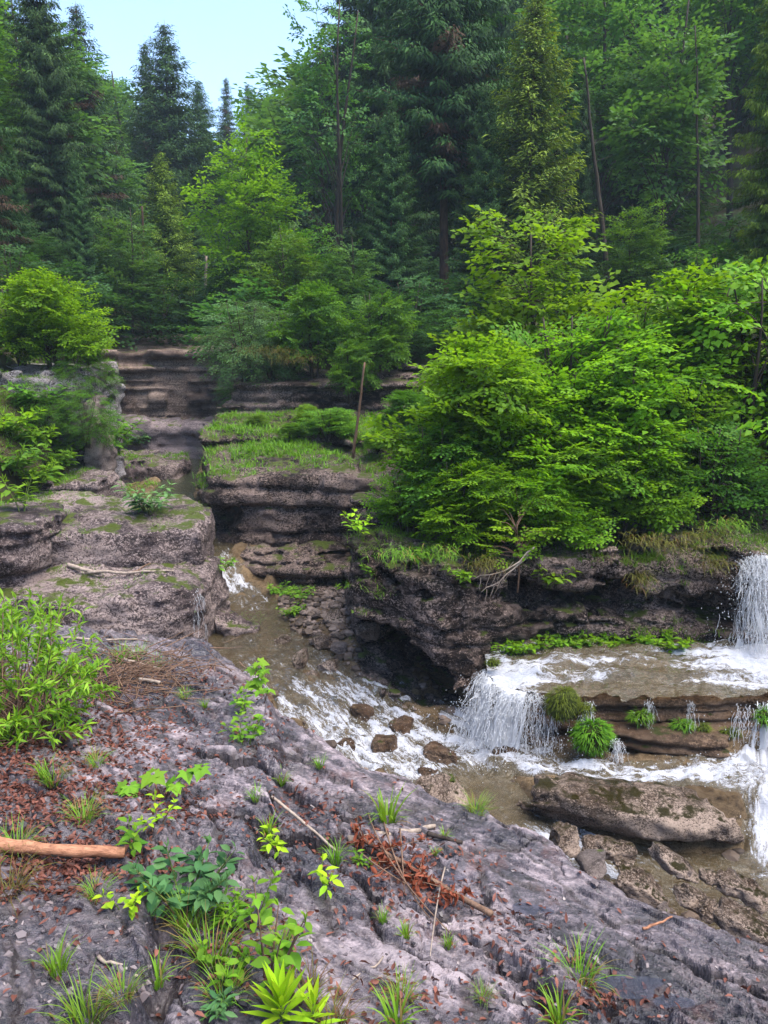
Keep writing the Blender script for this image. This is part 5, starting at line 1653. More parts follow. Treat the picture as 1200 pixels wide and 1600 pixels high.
herb('leafy_herb', 245, 1290, 'small yellow green herb above the log', 507, .13, 3, 4, .05, .55, 'lime', .5, (-.1, 0), 'twig')
herb('leafy_herb', 382, 1160, 'pale lobed herb in the joint at the middle left', 508, .17, 6, 4, .07, .5, 'herb', .45)
herb('leafy_herb', 385, 1110, 'small green herb above the pale lobed one', 509, .16, 4, 4, .07, .55, 'herb', .4)
herb('leafy_herb', 440, 1330, 'small yellow flowered herb at the upper end of the pale stick', 510, .13, 4, 3, .06, .5, 'lime', .4)
herb('leafy_herb', 505, 1395, 'two leafed shoot at the right of the tall sapling', 511, .15, 2, 3, .07, .5, 'lime', .2)
herb('leafy_herb', 345, 1530, 'low green herb left of the tall sapling', 512, .13, 5, 4, .055, .6, 'herb', .6)
herb('leafy_herb', 325, 1590, 'little herb at the bottom left of the lime rosette', 513, .09, 4, 3, .06, .4, 'herb_dark', .5)
herb('leafy_herb', 575, 1350, 'small herb among the dead red leaves', 514, .08, 4, 3, .045, .4, 'herb', .5)
herb('leafy_herb', 35, 800, 'upright light green sapling on the left block', 515, .42, 4, 6, .13, .5, 'herb', .3)
herb('fern_bush', 232, 800, 'blue green feathery bush on the flat topped block', 516, .45, 11, 7, .14, .38, 'leaf_silver', .8, (.15, -.1))
herb('leafy_herb', 585, 900, 'small bright plant on the cave block rim', 517, .16, 5, 4, .06, .55, 'herb', .6)
herb('leafy_herb', 650, 880, 'leafy plant on the cave block top', 518, .22, 6, 4, .09, .55, 'herb', .6)
herb('leafy_herb', 560, 840, 'pale seedling at the left end of the cave block top', 519, .34, 4, 5, .09, .55, 'lime', .4)
herb('leafy_herb', 725, 905, 'light green plant hanging in the cliff crack above the cave', 520, .22, 6, 4, .08, .5, 'herb', .8, (0, -.5))
herb('leafy_herb', 855, 915, 'leafy sprig hanging down the cliff in the middle', 521, .30, 5, 5, .09, .55, 'leaf_bright', .5, (.3, -.6))
for i, (px, py) in enumerate([(790, 1020), (820, 1018), (850, 1015), (885, 1014), (915, 1012), (950, 1012), (985, 1010), (1020, 1012), (1050, 1015)]):
    herb('leafy_herb', px, py, ['leafy green clump at the cliff foot, first from the cave', 'leafy green clump at the cliff foot, second from the cave', 'leafy green clump at the cliff foot, third from the cave', 'leafy green clump at the cliff foot, fourth from the cave', 'bright leafy clump in the middle of the cliff foot strip', 'leafy clump at the cliff foot right of the bright one', 'low leafy clump under the long undercut', 'leafy clump near the right end of the cliff foot strip', 'last leafy clump of the cliff foot strip before the waterfall'][i],
         530 + i, .19, 16, 4, .07, .5, 'herb' if i in (2, 3, 4, 7) else 'leaf_bright', .8)
for i, (px, py, lab) in enumerate([(470, 935, 'bright leafy clump on the gravel bank by the stream'), (510, 930, 'bright leafy clump on the gravel bank near the cave block'), (540, 920, 'leafy clump tucked in the corner of the cave block'), (440, 930, 'mossy leaf clump at the stream bend'), (455, 960, 'yellow green clump at the water edge of the gravel bank'), (395, 975, 'small green clump on the mossy left ledge'), (345, 890, 'small green clump beside the upper cascade')]):
    herb('leafy_herb', px, py, lab, 545 + i, .17, 14, 4, .07, .45, 'herb', .9)

for i, (px, py, h_, mt, lab) in enumerate([(15, 680, .45, 'leaf_bright', 'leafy weed at the top of the left bank'), (50, 700, .4, 'herb', 'light green weed in the middle of the left bank'), (85, 735, .4, 'leaf_mid', 'dark weed at the right side of the left bank'), (20, 740, .5, 'leaf_mid', 'dark leafy weed low on the left bank'), (60, 760, .4, 'herb', 'light green weed at the foot of the left bank'), (105, 710, .35, 'leaf_mid', 'weed beside the pale pillar'),
        (180, 690, .5, 'leaf_mid', 'leafy weed on the shelf left of the olive pool'), (165, 720, .5, 'leaf_mid', 'weed at the foot of the pale pillar'), (215, 695, .4, 'herb_dark', 'small weed on the shelf near the pool'), (110, 560, .6, 'leaf_mid', 'leafy weed hanging on the white streaked cliff'), (60, 640, .5, 'leaf_mid', 'weed growing from the middle of the white streaked cliff')]):
    herb('leafy_weed', px, py, lab, 900 + i, h_, 16, 5, .16, .5, mt, .9)

# lime rosette at the bottom
def rosette(px, py, label, seed, n, leaf, wl, mat, name='lanceolate_plant'):
    p, nn = cast(px, py)
    r = np.random.RandomState(seed)
    LV = []
    for k in range(n):
        a = k * 2.4; t = k / n
        e = unit(np.array([math.cos(a) * (1.1 - t * .8), math.sin(a) * (1.1 - t * .8), .35 + 1.3 * t]))
        LV.append((np.array([0, 0, .01 + .10 * t]), e, np.array([-math.cos(a) * .6, -math.sin(a) * .6, 1.0]), leaf * r.uniform(.75, 1.15), float(np.clip(r.normal(.6, .2), 0, .99))))
    S = Buf(); S.tube([[0, 0, -.03], [0, 0, .05], [0, 0, .11]], [.006, .005, .003], 5)
    o = empty(name, p, 0)
    link('stem', S.mesh('stem', M['stem']), o)
    for (q, e, n_, sz, tt) in LV:
        add_leaf(o, leaf_mesh(mat, wl, .15, tt, (.7, .9)), q, e, n_, sz)
    return tag(o, label, 'plant')
rosette(440, 1600, 'lime green plant with long narrow leaves at the bottom edge', 560, 34, .17, .18, 'lime')
rosette(490, 1606, 'smaller lime green narrow leafed plant right of the big one', 561, 16, .12, .18, 'lime')

# maple seedlings: hand shaped leaves
def palm_leaf(buf, p, d, n, size, tint, r):
    d = unit(d); s = unit(np.cross(d, n)); n2 = np.cross(s, d)
    an = [0, -150, -118, -95, -70, -50, -28, -14, 0, 14, 28, 50, 70, 95, 118, 150]
    rd = [0, .35, .62, .40, .85, .52, .62, .72, 1.0, .72, .62, .52, .85, .40, .62, .35]
    v = [p]
    for a, q in zip(an[1:], rd[1:]):
        c, sn = math.cos(math.radians(a)), math.sin(math.radians(a))
        v.append(p + size * q * (d * c + s * sn) - n2 * size * q * q * .28 + n2 * size * .05 * abs(sn))
    t = [[0, i, i + 1] for i in range(1, 15)]
    buf.add(np.array(v), None, t, tint)

def maple_seedling(px, py, label, seed, tops, size):
    p, nn = cast(px, py)
    r = np.random.RandomState(seed)
    S = Buf(); LV = []
    S.tube([[0, 0, -.02], [0, 0, .04]], [.004, .003], 5)
    for (dx, dy, dz) in tops:
        q = np.array([dx, dy, dz])
        s = np.linspace(0, 1, 6)[:, None]
        pts = s * q * np.array([1, 1, 0]) + np.array([0, 0, 1]) * (q[2] * np.sin(s * 1.57))
        S.tube(pts, np.linspace(.0035, .0018, 6), 4, cap=False)
        for k in range(3):
            a = r.uniform(0, 6.28) if k else math.atan2(-1, r.normal(0, .6))
            d = np.array([math.cos(a), math.sin(a), -.25])
            LV.append((q + d * size * .25, d, unit(np.array([r.normal(0, .25), -.25 + r.normal(0, .2), 1.0])), size * r.uniform(.75, 1.1), r.randint(4)))
    o = empty('maple_seedling', p, 0)
    link('stem', S.mesh('stem', M['twig']), o)
    for (q, e, n_, sz, k) in LV:
        add_leaf(o, PALM[k], q, e, n_, sz)
    return tag(o, label, 'plant')
PALM = []
for k in range(4):
    B = Buf(); palm_leaf(B, np.zeros(3), np.array([1.0, 0, 0]), np.array([0, 0, 1.0]), 1.0, .4 + .18 * k, None)
    PALM.append(B.mesh('leaf', M['herb']))
maple_seedling(258, 1250, 'maple seedling with a row of hand shaped leaves on the slab', 570, [(-.20, -.03, .12), (-.07, .02, .16), (.07, -.03, .13), (.12, .03, .18), (.22, .04, .2)], .085)
maple_seedling(405, 1085, 'maple seedling at the water side of the slab', 571, [(0, 0, .30), (-.06, .02, .24), (.07, -.03, .25), (.02, -.05, .16), (-.04, -.04, .12)], .085)
maple_seedling(415, 1095, 'low maple sprout right below the taller seedling', 572, [(.03, 0, .1), (-.05, .02, .08)], .06)

# narrow leafed shrub on the left
def narrow_shrub():
    base = at_z(20, 1175, def_fgz(-2.9, 5.6))
    r = np.random.RandomState(580)
    S = Buf(); L = Buf()
    for k in range(190):
        u = r.uniform(0, 1); a = r.uniform(0, 6.283)
        e = np.array([-.25 + .78 * math.sqrt(r.rand()) * math.cos(a), .35 + .85 * math.sqrt(r.rand()) * math.sin(a), 0])
        e[2] = r.uniform(.10, .80) * (1.1 - .6 * abs(e[0] + .25)) * (1 if e[0] < .25 else .8)
        s = np.linspace(0, 1, 6)[:, None]
        b = np.array([r.normal(-.1, .12), r.normal(.25, .15), -.05])
        mid = (b + e) / 2 + np.array([0, 0, .15])
        pts = (1 - s) ** 2 * b + 2 * s * (1 - s) * mid + s ** 2 * e
        S.tube(pts, np.linspace(.006, .002, 6), 4, cap=False)
        tg = unit(pts[-1] - pts[-3])
        for i in range(26):
            t = r.uniform(.45, 1.0) ** .6
            q = np.array([np.interp(t, s[:, 0], pts[:, c]) for c in range(3)])
            d = unit(tg * .5 + unit(r.normal(size=3)) * .9 + np.array([0, 0, .12]))
            L.leaves(q[None], d[None], unit(np.array([[r.normal(0, .4), r.normal(0, .4), 1.0]])), .085 * r.uniform(.7, 1.2), .019, .1, np.clip(r.normal(.5, .22), 0, 1), .2)
    o = empty('narrow_leaf_shrub', base, 0)
    link('stems', S.mesh('stems', M['twig']), o); link('leaves', L.mesh('leaves', M['shrub']), o)
    tag(o, 'sprawling narrow leafed shrub at the left edge above the litter', 'shrub')
narrow_shrub()

# moss mounds and clumps on the terrace riser
def moss_clump(px, py, Y, dims, label, seed, n, ln, w, mat, droopy=1.0, name='moss_clump'):
    c = at_y(px, py, Y)
    r = np.random.RandomState(seed)
    o = empty(name, c, 0)
    link('cushion', boulder_mesh(seed, np.array(dims) * .86, M['moss_base'], min(dims) / 6, 3, .6), o)
    u = rvec(r, n); u[:, 1] = -np.abs(u[:, 1]) * .9 + .15; u[:, 2] = np.abs(u[:, 2]) * np.where(r.rand(n) < .75, 1, -1)
    u = unit(u)
    P = u * np.array(dims) * .85
    D = unit(u * np.array([1, 1, .8]) + r.normal(0, .25, (n, 3)) + np.array([0, 0, .25]))
    B = Buf()
    B.blades(P, D, ln * r.uniform(.5, 1.2, n), w * r.uniform(.7, 1.3, n), droopy * r.uniform(.7, 1.5, n), np.clip(r.normal(.45, .25, n), 0, 1), 4)
    link('fronds', B.mesh('fronds', M[mat]), o)
    return tag(o, label, 'moss')
mb = NT('dark_moss_cushion')
tcm = mb.n('ShaderNodeTexCoord').outputs['Object']
nm = mb.noise(tcm, 40, 4, .7)
M['moss_base'] = mb.done(mb.principled(mb.ramp(nm, [(.35, (.012, .014, .003)), (.7, (.06, .08, .01))]), .95, .2, mb.bump(nm, .8, .01)))
moss_clump(878, 1098, 6.42, (.145, .12, .15), 'round yellow green moss mound at the terrace edge', 590, 900, .07, .005, 'moss', 2.0)
moss_clump(925, 1150, 6.30, (.17, .11, .15), 'bright leafy clump on the riser below the moss mound', 591, 700, .08, .011, 'herb', 1.6)
moss_clump(912, 1108, 6.40, (.07, .06, .06), 'small green clump joining the mound and the leafy clump', 592, 220, .06, .008, 'moss', 1.8)
moss_clump(1000, 1120, 6.44, (.10, .05, .05), 'yellow green tuft under the lip in the middle of the riser', 593, 240, .07, .008, 'herb', 1.8)
moss_clump(1065, 1135, 6.42, (.09, .05, .06), 'yellow green tuft under the lip right of the middle', 594, 220, .07, .008, 'herb', 1.8)
moss_clump(1098, 1140, 6.42, (.06, .05, .05), 'smaller tuft beside the right hand one', 595, 140, .06, .008, 'moss', 1.8)
moss_clump(1140, 1145, 6.40, (.09, .05, .04), 'moss tuft near the side fall', 596, 140, .06, .007, 'moss', 1.8)
moss_clump(1195, 1120, 6.35, (.08, .06, .07), 'green tuft at the right edge of the riser', 597, 200, .07, .008, 'herb', 1.6)
moss_clump(770, 1035, 6.95, (.06, .05, .04), 'moss patch on the lip of the left fall', 598, 160, .04, .005, 'moss', 1.6)
moss_clump(690, 1220, 5.75, (.12, .07, .05), 'brownish moss cap on the rock by the tan pool', 599, 260, .025, .004, 'moss', 1.4)

# grass that nobody could count: banks and cliff tops
def grass_cover(name, label, region, n, seed, ln, w, mat='grass', dens=None, z=8.0, tilt=.5, only=None, bend=1.4, nmin=.3, tint=(.45, .22)):
    r = np.random.RandomState(seed)
    P = []; T = []
    x0, x1, y0, y1 = region
    while n > 0:
        n -= 1
        x = r.uniform(x0, x1); y = r.uniform(y0, y1)
        if dens is not None and r.rand() > dens(x, y):
            continue
        p, nn = drop(x, y, only, z)
        if p is None or nn[2] < nmin:
            continue
        for k in range(5):
            P.append(p + np.array([r.normal(0, .03), r.normal(0, .03), -.015]))
            T.append(r.normal(*tint))
    P = np.array(P)
    D = unit(np.stack([r.normal(0, tilt, len(P)), r.normal(-.1, tilt, len(P)), np.ones(len(P))], 1))
    B = Buf()
    B.blades(P, D, ln * r.uniform(.4, 1.2, len(P)), w * r.uniform(.6, 1.3, len(P)), bend * r.uniform(.4, 1.3, len(P)), np.clip(T, .1, 1), 3)
    o = link(name, B.mesh(name, M[mat]))
    return tag(o, label, 'grass', kind='stuff')
def pn_d(f, lo, hi, sd):
    return lambda x, y: float(sstep(lo, hi, perlin(np.array([x * f]), np.array([y * f]), 0, sd))[0])
grass_cover('grass', 'short grass growing over the bank behind the mid stream block', (-3.2, 1.4, 11.4, 15.4), 6500, 601, .15, .013, 'grass', lambda x, y: (.9 if y > 12.3 else .35) * (1 if pn_d(1.1, -.35, .15, 602)(x, y) > .3 else .25))
grass_cover('grass', 'grass and weeds on the steep left bank', (-7.5, -4.5, 8.8, 12.2), 4200, 603, .10, .007, 'grass', None)
grass_cover('grass', 'moss and grass patches on the flat topped left blocks', (-4.8, -2.0, 7.7, 10.6), 2600, 604, .05, .006, 'grass', pn_d(1.4, .1, .4, 605))
grass_cover('grass', 'grass on the top of the cave block', (-.4, 5.0, 7.5, 8.5), 3000, 606, .10, .007, 'grass', lambda x, y: .35 + .65 * pn_d(1.5, -.2, .3, 607)(x, y))
grass_cover('grass', 'grass on the shelf beside the olive pool', (-7, -3.9, 13.8, 16.8), 900, 608, .12, .014, 'grass', pn_d(.8, -.2, .3, 609))

# ------------------------------------------------------------------ fallen wood
def wob_path(p0, p1, n, amp, seed, sag=0.0):
    r = np.random.RandomState(seed)
    s = np.linspace(0, 1, n)[:, None]
    w = np.cumsum(r.normal(0, amp, (n, 3)), 0); w -= s * w[-1]
    return p0 * (1 - s) + p1 * s + w + np.array([0, 0, -1]) * sag * np.sin(s * math.pi)

def stick(name, a, b, r0, r1, mat, label, seed, amp=.01, lift=.012, n=10, sides=8, cat='stick', za=None, zb=None):
    pa = cast(*a)[0] + np.array([0, 0, lift + r0]) if za is None else at_y(a[0], a[1], za)
    pb = cast(*b)[0] + np.array([0, 0, lift + r1]) if zb is None else at_y(b[0], b[1], zb)
    B = Buf()
    pts = wob_path(pa, pb, n, amp, seed)
    r = np.random.RandomState(seed)
    rad = np.linspace(r0, r1, n) * (1 + r.normal(0, .06, n))
    B.tube(pts - pa, rad, sides)
    o = link(name, B.mesh(name, M[mat]), None, pa)
    return tag(o, label, cat), pts

lg, lp = stick('fallen_log', (-70, 1318), (196, 1342), .036, .027, 'log', 'orange peeled log lying in from the left edge', 701, .006, .01, 14, 14, 'log')
bb = Buf(); r_ = np.random.RandomState(702)
for k in range(16):
    t = r_.uniform(.05, .95); a = r_.uniform(-2.6, .3)
    q = np.array([np.interp(t * 13, np.arange(14), lp[:, c]) for c in range(3)]) - lp[0]
    rr = np.interp(t, [0, 1], [.0365, .0275])
    L_ = r_.uniform(.03, .09)
    ax = unit(lp[-1] - lp[0]); u_ = np.array([0, 0, 1.0]); w_ = np.cross(ax, u_)
    vs = []
    for (da, dl) in ((-.35, -.4), (.3, -.5), (.45, .4), (-.2, .55), (-.5, .1)):
        an_ = a + da
        vs.append(q + ax * dl * L_ + (w_ * math.cos(an_) + u_ * math.sin(an_)) * (rr + .003))
    bb.add(np.array(vs), None, [[0, 1, 2], [0, 2, 3], [0, 3, 4]])
link('bark_patches', bb.mesh('bark_patches', M['darkwood'], False), lg)['kind'] = 'stuff'

stick('stick', (425, 1250), (528, 1336), .010, .007, 'bark_pale', 'straight pale stick lying across the slab joint', 703, .004)
stick('stick', (668, 1308), (722, 1322), .016, .012, 'darkwood', 'short black stick near the tan pool', 704, .003)
stick('stick', (1003, 1458), (1050, 1436), .008, .004, 'log', 'orange splinter of wood on the wet rock at right', 705, .006)
stick('stick', (100, 1000), (215, 1002), .014, .010, 'bark_pale', 'long pale stick beyond the left shrub', 706, .006)
stick('stick', (195, 1040), (262, 1060), .016, .012, 'bark_pale', 'pale stick on the brush pile', 707, .008, .05)
stick('stick', (218, 1070), (250, 1074), .016, .014, 'bark_pale', 'short pale stub at the right of the brush pile', 708, .003, .03)
stick('stick', (95, 1075), (140, 1085), .012, .010, 'bark_pale', 'pale stick end showing under the left shrub', 709, .005, .03)
stick('stick', (180, 1120), (225, 1110), .006, .004, 'twig', 'thin twig on the litter left of the slab', 710, .006)
stick('stick', (150, 1500), (215, 1530), .008, .005, 'bark_pale', 'thin pale stick on the flaky slab at lower left', 711, .005)
stick('stick', (600, 1500), (520, 1560), .005, .003, 'bark_pale', 'long straw like twig lying on the pale rock', 712, .006)
stick('stick', (540, 1320), (680, 1296), .020, .013, 'bark_pale', 'pale bark piece above the dead red leaves', 713, .008)
stick('driftwood', (108, 888), (160, 905), .026, .018, 'bark_pale', 'stub of driftwood at the left on the shelf', 714, .008, .02)
stick('driftwood', (140, 902), (272, 897), .020, .010, 'bark_pale', 'long driftwood stick along the shelf below the flat block', 715, .010, .03)
stick('driftwood', (200, 900), (235, 885), .012, .008, 'twig', 'short driftwood twig crossing the long one', 716, .008, .03)

# branch with red dead leaves
def dead_branch():
    p0 = cast(560, 1318)[0] + np.array([0, 0, .05]); p1 = cast(768, 1436)[0] + np.array([0, 0, .03])
    r = np.random.RandomState(720)
    B = Buf(); T = Buf(); L = Buf()
    pts = wob_path(p0, p1, 12, .008, 721)
    B.tube(pts - p0, np.linspace(.013, .016, 12), 8)
    for k in range(30):
        t = r.uniform(0, .8)
        q = np.array([np.interp(t * 11, np.arange(12), pts[:, c]) for c in range(3)])
        e = q + np.array([r.normal(-.03, .10), r.normal(.02, .10), abs(r.normal(.02, .035))])
        e[2] = max(e[2], def_fgz(e[0], e[1]) + .015)
        tp = wob_path(q, e, 5, .006, 730 + k)
        T.tube(tp - p0, np.linspace(.004, .0015, 5), 4, cap=False)
        m = 9
        s = r.uniform(.3, 1, m)
        P = np.array([[np.interp(si * 4, np.arange(5), tp[:, c]) for c in range(3)] for si in s]) - p0
        D = unit(r.normal(size=(m, 3)) + np.array([0, 0, -.5]))
        L.leaves8(P, D, unit(r.normal(size=(m, 3))), r.uniform(.035, .06, m), r.uniform(.018, .03, m), .35, r.uniform(0, 1, m), .5)
    o = empty('dead_branch', p0, 0)
    link('limb', B.mesh('limb', M['twig']), o); link('twigs', T.mesh('twigs', M['twig']), o); link('dead_leaves', L.mesh('dead_leaves', M['deadleaf']), o)
    tag(o, 'fallen branch with clusters of red brown dead leaves', 'branch')
dead_branch()
for i, (pts, lab) in enumerate([(((575, 1275), (600, 1370), (705, 1465)), 'long reddish twig arching over the dead leaves'), (((600, 1290), (625, 1400), (672, 1440)), 'second reddish twig beside the arching one'), (((695, 1360), (680, 1420), (672, 1500)), 'thin yellowish twig standing right of the dead leaves'), (((560, 1335), (590, 1370), (640, 1390)), 'short twig at the left of the dead leaves'), (((625, 1300), (628, 1350), (632, 1400)), 'upright thin twig amid the dead leaves')]):
    P = []
    for j, (px, py) in enumerate(pts):
        P.append(cast(px, py)[0] + np.array([0, -.06 if j == 1 else 0, .10 if j == 1 else .02]))
    P = np.array(P); s = np.linspace(0, 1, 12)[:, None]
    c = (1 - s) ** 2 * P[0] + 2 * s * (1 - s) * P[1] + s ** 2 * P[2]
    B = Buf(); B.tube(c - P[0], np.linspace(.006, .003, 12), 5)
    tag(link('twig', B.mesh('twig', M['twig'] if i != 2 else M['bark_pale']), None, P[0]), lab, 'twig')

# brush pile of thin dead twigs
def brush_pile():
    c = cast(185, 1075)[0]
    r = np.random.RandomState(740)
    B = Buf()
    for k in range(460):
        a = np.array([r.normal(0, .30), r.normal(.15, .30), abs(r.normal(0, .06))])
        d = unit(np.array([r.normal(0, 1), r.normal(0, .6), r.normal(0, .25)])) * r.uniform(.1, .4)
        e = a + d
        for q in (a, e):
            q[2] = max(q[2], def_fgz(c[0] + q[0], c[1] + q[1]) - c[2] + .01)
        B.tube(wob_path(a, e, 4, .008, 750 + k), np.linspace(.005, .002, 4) * r.uniform(.7, 1.6), 3, cap=False)
    o = link('brush_pile', B.mesh('brush_pile', M['twig']), None, c)
    tag(o, 'tangled pile of thin dead twigs right of the left shrub', 'brush pile', kind='stuff')
brush_pile()

# leaf litter and rock chips: past counting
def scatter_px(n, seed, dens, only='rock_ledge'):
    r = np.random.RandomState(seed)
    px = r.uniform(-60, 1260, n); py = r.uniform(1000, 1640, n); u = r.rand(n)
    m = np.array([a < dens(b, c) for a, b, c in zip(u, px, py)])
    px = px[m]; py = py[m]
    aa = (px - 600) / FPX; bb_ = (800 - py) / FPX
    dy = math.cos(PITCH) + bb_ * math.sin(PITCH); dz = -math.sin(PITCH) + bb_ * math.cos(PITCH)
    z = np.full(len(px), -.2)
    for it in range(4):
        t = (z - EYE) / dz
        z = .5 * z + .5 * fg(aa * t, dy * t)
    out = np.stack([aa * t, dy * t], 1).astype(np.float32)
    e = .012
    z = fg(out[:, 0], out[:, 1]); zx = fg(out[:, 0] + e, out[:, 1]); zy = fg(out[:, 0], out[:, 1] + e)
    n = unit(np.stack([-(zx - z) / e, -(zy - z) / e, np.ones_like(z)], 1) * np.array([.4, .4, 1]))
    ins = poly_sdf(out[:, 0], out[:, 1], EDGE) < -.04
    return np.stack([out[:, 0], out[:, 1], z], 1)[ins], n[ins]

def bl(px, py, cx, cy, rx, ry):
    return math.exp(-((px - cx) / rx) ** 2 - ((py - cy) / ry) ** 2)
def litter_d(px, py):
    d = .008 + 1.0 * bl(px, py, 60, 1230, 170, 110) + .8 * bl(px, py, 130, 1130, 130, 60) + .7 * bl(px, py, 90, 1370, 110, 45) + .25 * bl(px, py, 480, 1290, 60, 60) + .3 * bl(px, py, 410, 1130, 30, 60) \
        + .3 * bl(px, py, 640, 1360, 90, 60) + .2 * bl(px, py, 800, 1450, 60, 40) + .22 * bl(px, py, 930, 1560, 90, 35) + .4 * bl(px, py, 290, 1060, 50, 25) + .25 * bl(px, py, 380, 1490, 90, 60) + .12 * bl(px, py, 600, 1560, 90, 50) + .3 * bl(px, py, 300, 1290, 60, 40)
    return min(1, d)
P, N = scatter_px(64000, 760, litter_d)
r_ = np.random.RandomState(761)
D = unit(np.cross(N, rvec(r_, len(P))))
B = Buf()
B.leaves8(P + N * r_.uniform(.002, .018, (len(P), 1)), unit(D + N * r_.normal(0, .25, (len(P), 1))), unit(N + r_.normal(0, .35, (len(P), 3))), r_.uniform(.02, .05, len(P)), r_.uniform(.012, .026, len(P)), .25, np.clip(r_.normal(.42, .28, len(P)), 0, 1), r_.normal(.15, .35, len(P))[:, None])
tag(link('leaf_litter', B.mesh('leaf_litter', M['litter'])), 'scattered red brown fallen leaves on the ledge', 'leaf litter', kind='stuff')

def chip_d(px, py):
    return min(1, .12 + .9 * bl(px, py, 90, 1500, 170, 90) + .5 * bl(px, py, 800, 1500, 260, 80) + .25 * bl(px, py, 300, 1180, 100, 100) + .4 * bl(px, py, 300, 1540, 120, 70))
P, N = scatter_px(5200, 770, chip_d)
r_ = np.random.RandomState(771)
B = Buf()
for p, n in zip(P, N):
    sz = r_.uniform(.006, .020) * (1.6 if r_.rand() < .1 else 1)
    k = 5
    an_ = np.sort(r_.uniform(0, 6.283, k)); rr = sz * r_.uniform(.6, 1.2, k)
    n = unit(n + r_.normal(0, .3, 3)); u_ = unit(np.cross(n, np.array([1, .3, .1]))); w_ = np.cross(n, u_)
    ring = np.array([u_ * math.cos(a) * q + w_ * math.sin(a) * q for a, q in zip(an_, rr)])
    th = sz * r_.uniform(.15, .45)
    v = np.concatenate([p + ring * 1.0 - n * .004, p + ring * .9 + n * th])
    q = [[i, (i + 1) % k, k + (i + 1) % k, k + i] for i in range(k)]
    t = [[k, k + i, k + i + 1] for i in range(1, k - 1)]
    B.add(v, q, t, r_.uniform(0, 1))
cm = NT('rock_chips')
at_ = cm.n('ShaderNodeAttribute', attribute_name='tint').outputs['Fac']
M['chips'] = cm.done(cm.principled(cm.ramp(at_, [(0, (.022, .019, .024)), (.5, (.10, .08, .088)), (.85, (.15, .12, .122)), (1, (.22, .18, .178))]), .45, .5))
tag(link('rock_chips', B.mesh('rock_chips', M['chips'], False)), 'loose flakes and chips of grey violet rock', 'gravel', kind='stuff')

# cobbles of the stream banks
r_ = np.random.RandomState(780)
ico_v = []
g_ = (1 + 5 ** .5) / 2
for a_, b_ in ((-1, g_), (1, g_), (-1, -g_), (1, -g_)):
    ico_v += [[a_, b_, 0], [0, a_, b_], [b_, 0, a_]]
ico_v = unit(np.array(ico_v, np.float32))
ico_f = []
for i in range(12):
    for j in range(i + 1, 12):
        for k in range(j + 1, 12):
            if max(np.linalg.norm(ico_v[i] - ico_v[j]), np.linalg.norm(ico_v[j] - ico_v[k]), np.linalg.norm(ico_v[i] - ico_v[k])) < 1.1:
                n_ = np.cross(ico_v[j] - ico_v[i], ico_v[k] - ico_v[i])
                ico_f.append([i, j, k] if n_.dot(ico_v[i]) > 0 else [i, k, j])
ico_f = np.array(ico_f)
B = Buf()
xs = np.concatenate([r_.uniform(-1.4, .2, 2600), r_.uniform(-2.4, 1.2, 900), r_.uniform(1.0, 3.2, 700)]).astype(np.float32)
ys = np.concatenate([r_.uniform(7.2, 10.0, 2600), r_.uniform(6.0, 8.6, 900), r_.uniform(4.3, 5.4, 700)]).astype(np.float32)
zs_, fo_, d_, u_, v_ = stream(xs, ys)
bz = bed(xs, ys)
ok = (d_ > -.25) & (d_ < .8)
for x, y, z in zip(xs[ok], ys[ok], bz[ok]):
    sz = .012 + .05 * r_.rand() ** 3
    R = np.array(Euler((r_.uniform(0, 6), r_.uniform(0, 6), r_.uniform(0, 6))).to_matrix())
    v = (ico_v * (1 + r_.normal(0, .16, (12, 1)))) @ R.T * np.array([1.2, 1, .7]) * sz
    B.add(v + np.array([x, y, z + sz * .25]), None, ico_f, r_.rand())
gm = NT('bank_cobbles')
ga = gm.n('ShaderNodeAttribute', attribute_name='tint').outputs['Fac']
gn = gm.noise(gm.n('ShaderNodeTexCoord').outputs['Object'], 60, 4, .7)
M['cobbles'] = gm.done(gm.principled(gm.mix(gm.math('MULTIPLY', gn, .6), gm.ramp(ga, [(0, (.03, .02, .016)), (.5, (.11, .075, .055)), (1, (.27, .20, .165))]), (.05, .035, .025)), .6, .3, gm.bump(gn, .6, .01)))
tag(link('gravel', B.mesh('gravel', M['cobbles'], False)), 'brown gravel and cobbles along the stream banks', 'gravel', kind='stuff')

# ------------------------------------------------------------------ poles and snags
def snag(name, px0, py0, px1, py1, Y, r0, r1, label, mat, seed, stubs=6, Y1=None):
    a = at_y(px0, py0, Y); b = at_y(px1, py1, Y1 or Y)
    o = empty(name, a, 0)
    r = np.random.RandomState(seed)
    L = np.linalg.norm(b - a)
    pts = wob_path(a, b, 14, .0022 * L, seed)
    B = Buf(); B.tube(pts - a, np.linspace(r0, r1, 14), 8)
    link('trunk', B.mesh('trunk', M[mat]), o)
    for k in range(stubs):
        t = r.uniform(.35, 1)
        q = np.array([np.interp(t * 13, np.arange(14), pts[:, c]) for c in range(3)])
        d = unit(np.array([r.normal(0, 1), r.normal(0, 1), r.uniform(.1, 1.2)])) * L * r.uniform(.04, .12)
        S = Buf(); S.tube(wob_path(q, q + d, 5, .006 * L * .2, seed + k) - a, np.linspace(r1 * .5, r1 * .12, 5), 5)
        link('branch_stub', S.mesh('branch_stub', M[mat]), o)
    return tag(o, label, 'dead tree')
p_ = cast(552, 716)[0]
snag('dead_pole', 552, 716, 570, 566, p_[1], .026, .015, 'leaning bare reddish pole on the grassy bank', 'twig', 801, 2)
snag('dead_tree', 952, 480, 912, 90, 21.5, .085, .022, 'broken bare trunk with stubs leaning left above the thicket', 'bark', 802, 16)
snag('dead_tree', 1090, 430, 1086, 40, 22.5, .06, .015, 'thin straight bare trunk near the right edge', 'bark', 803, 12)
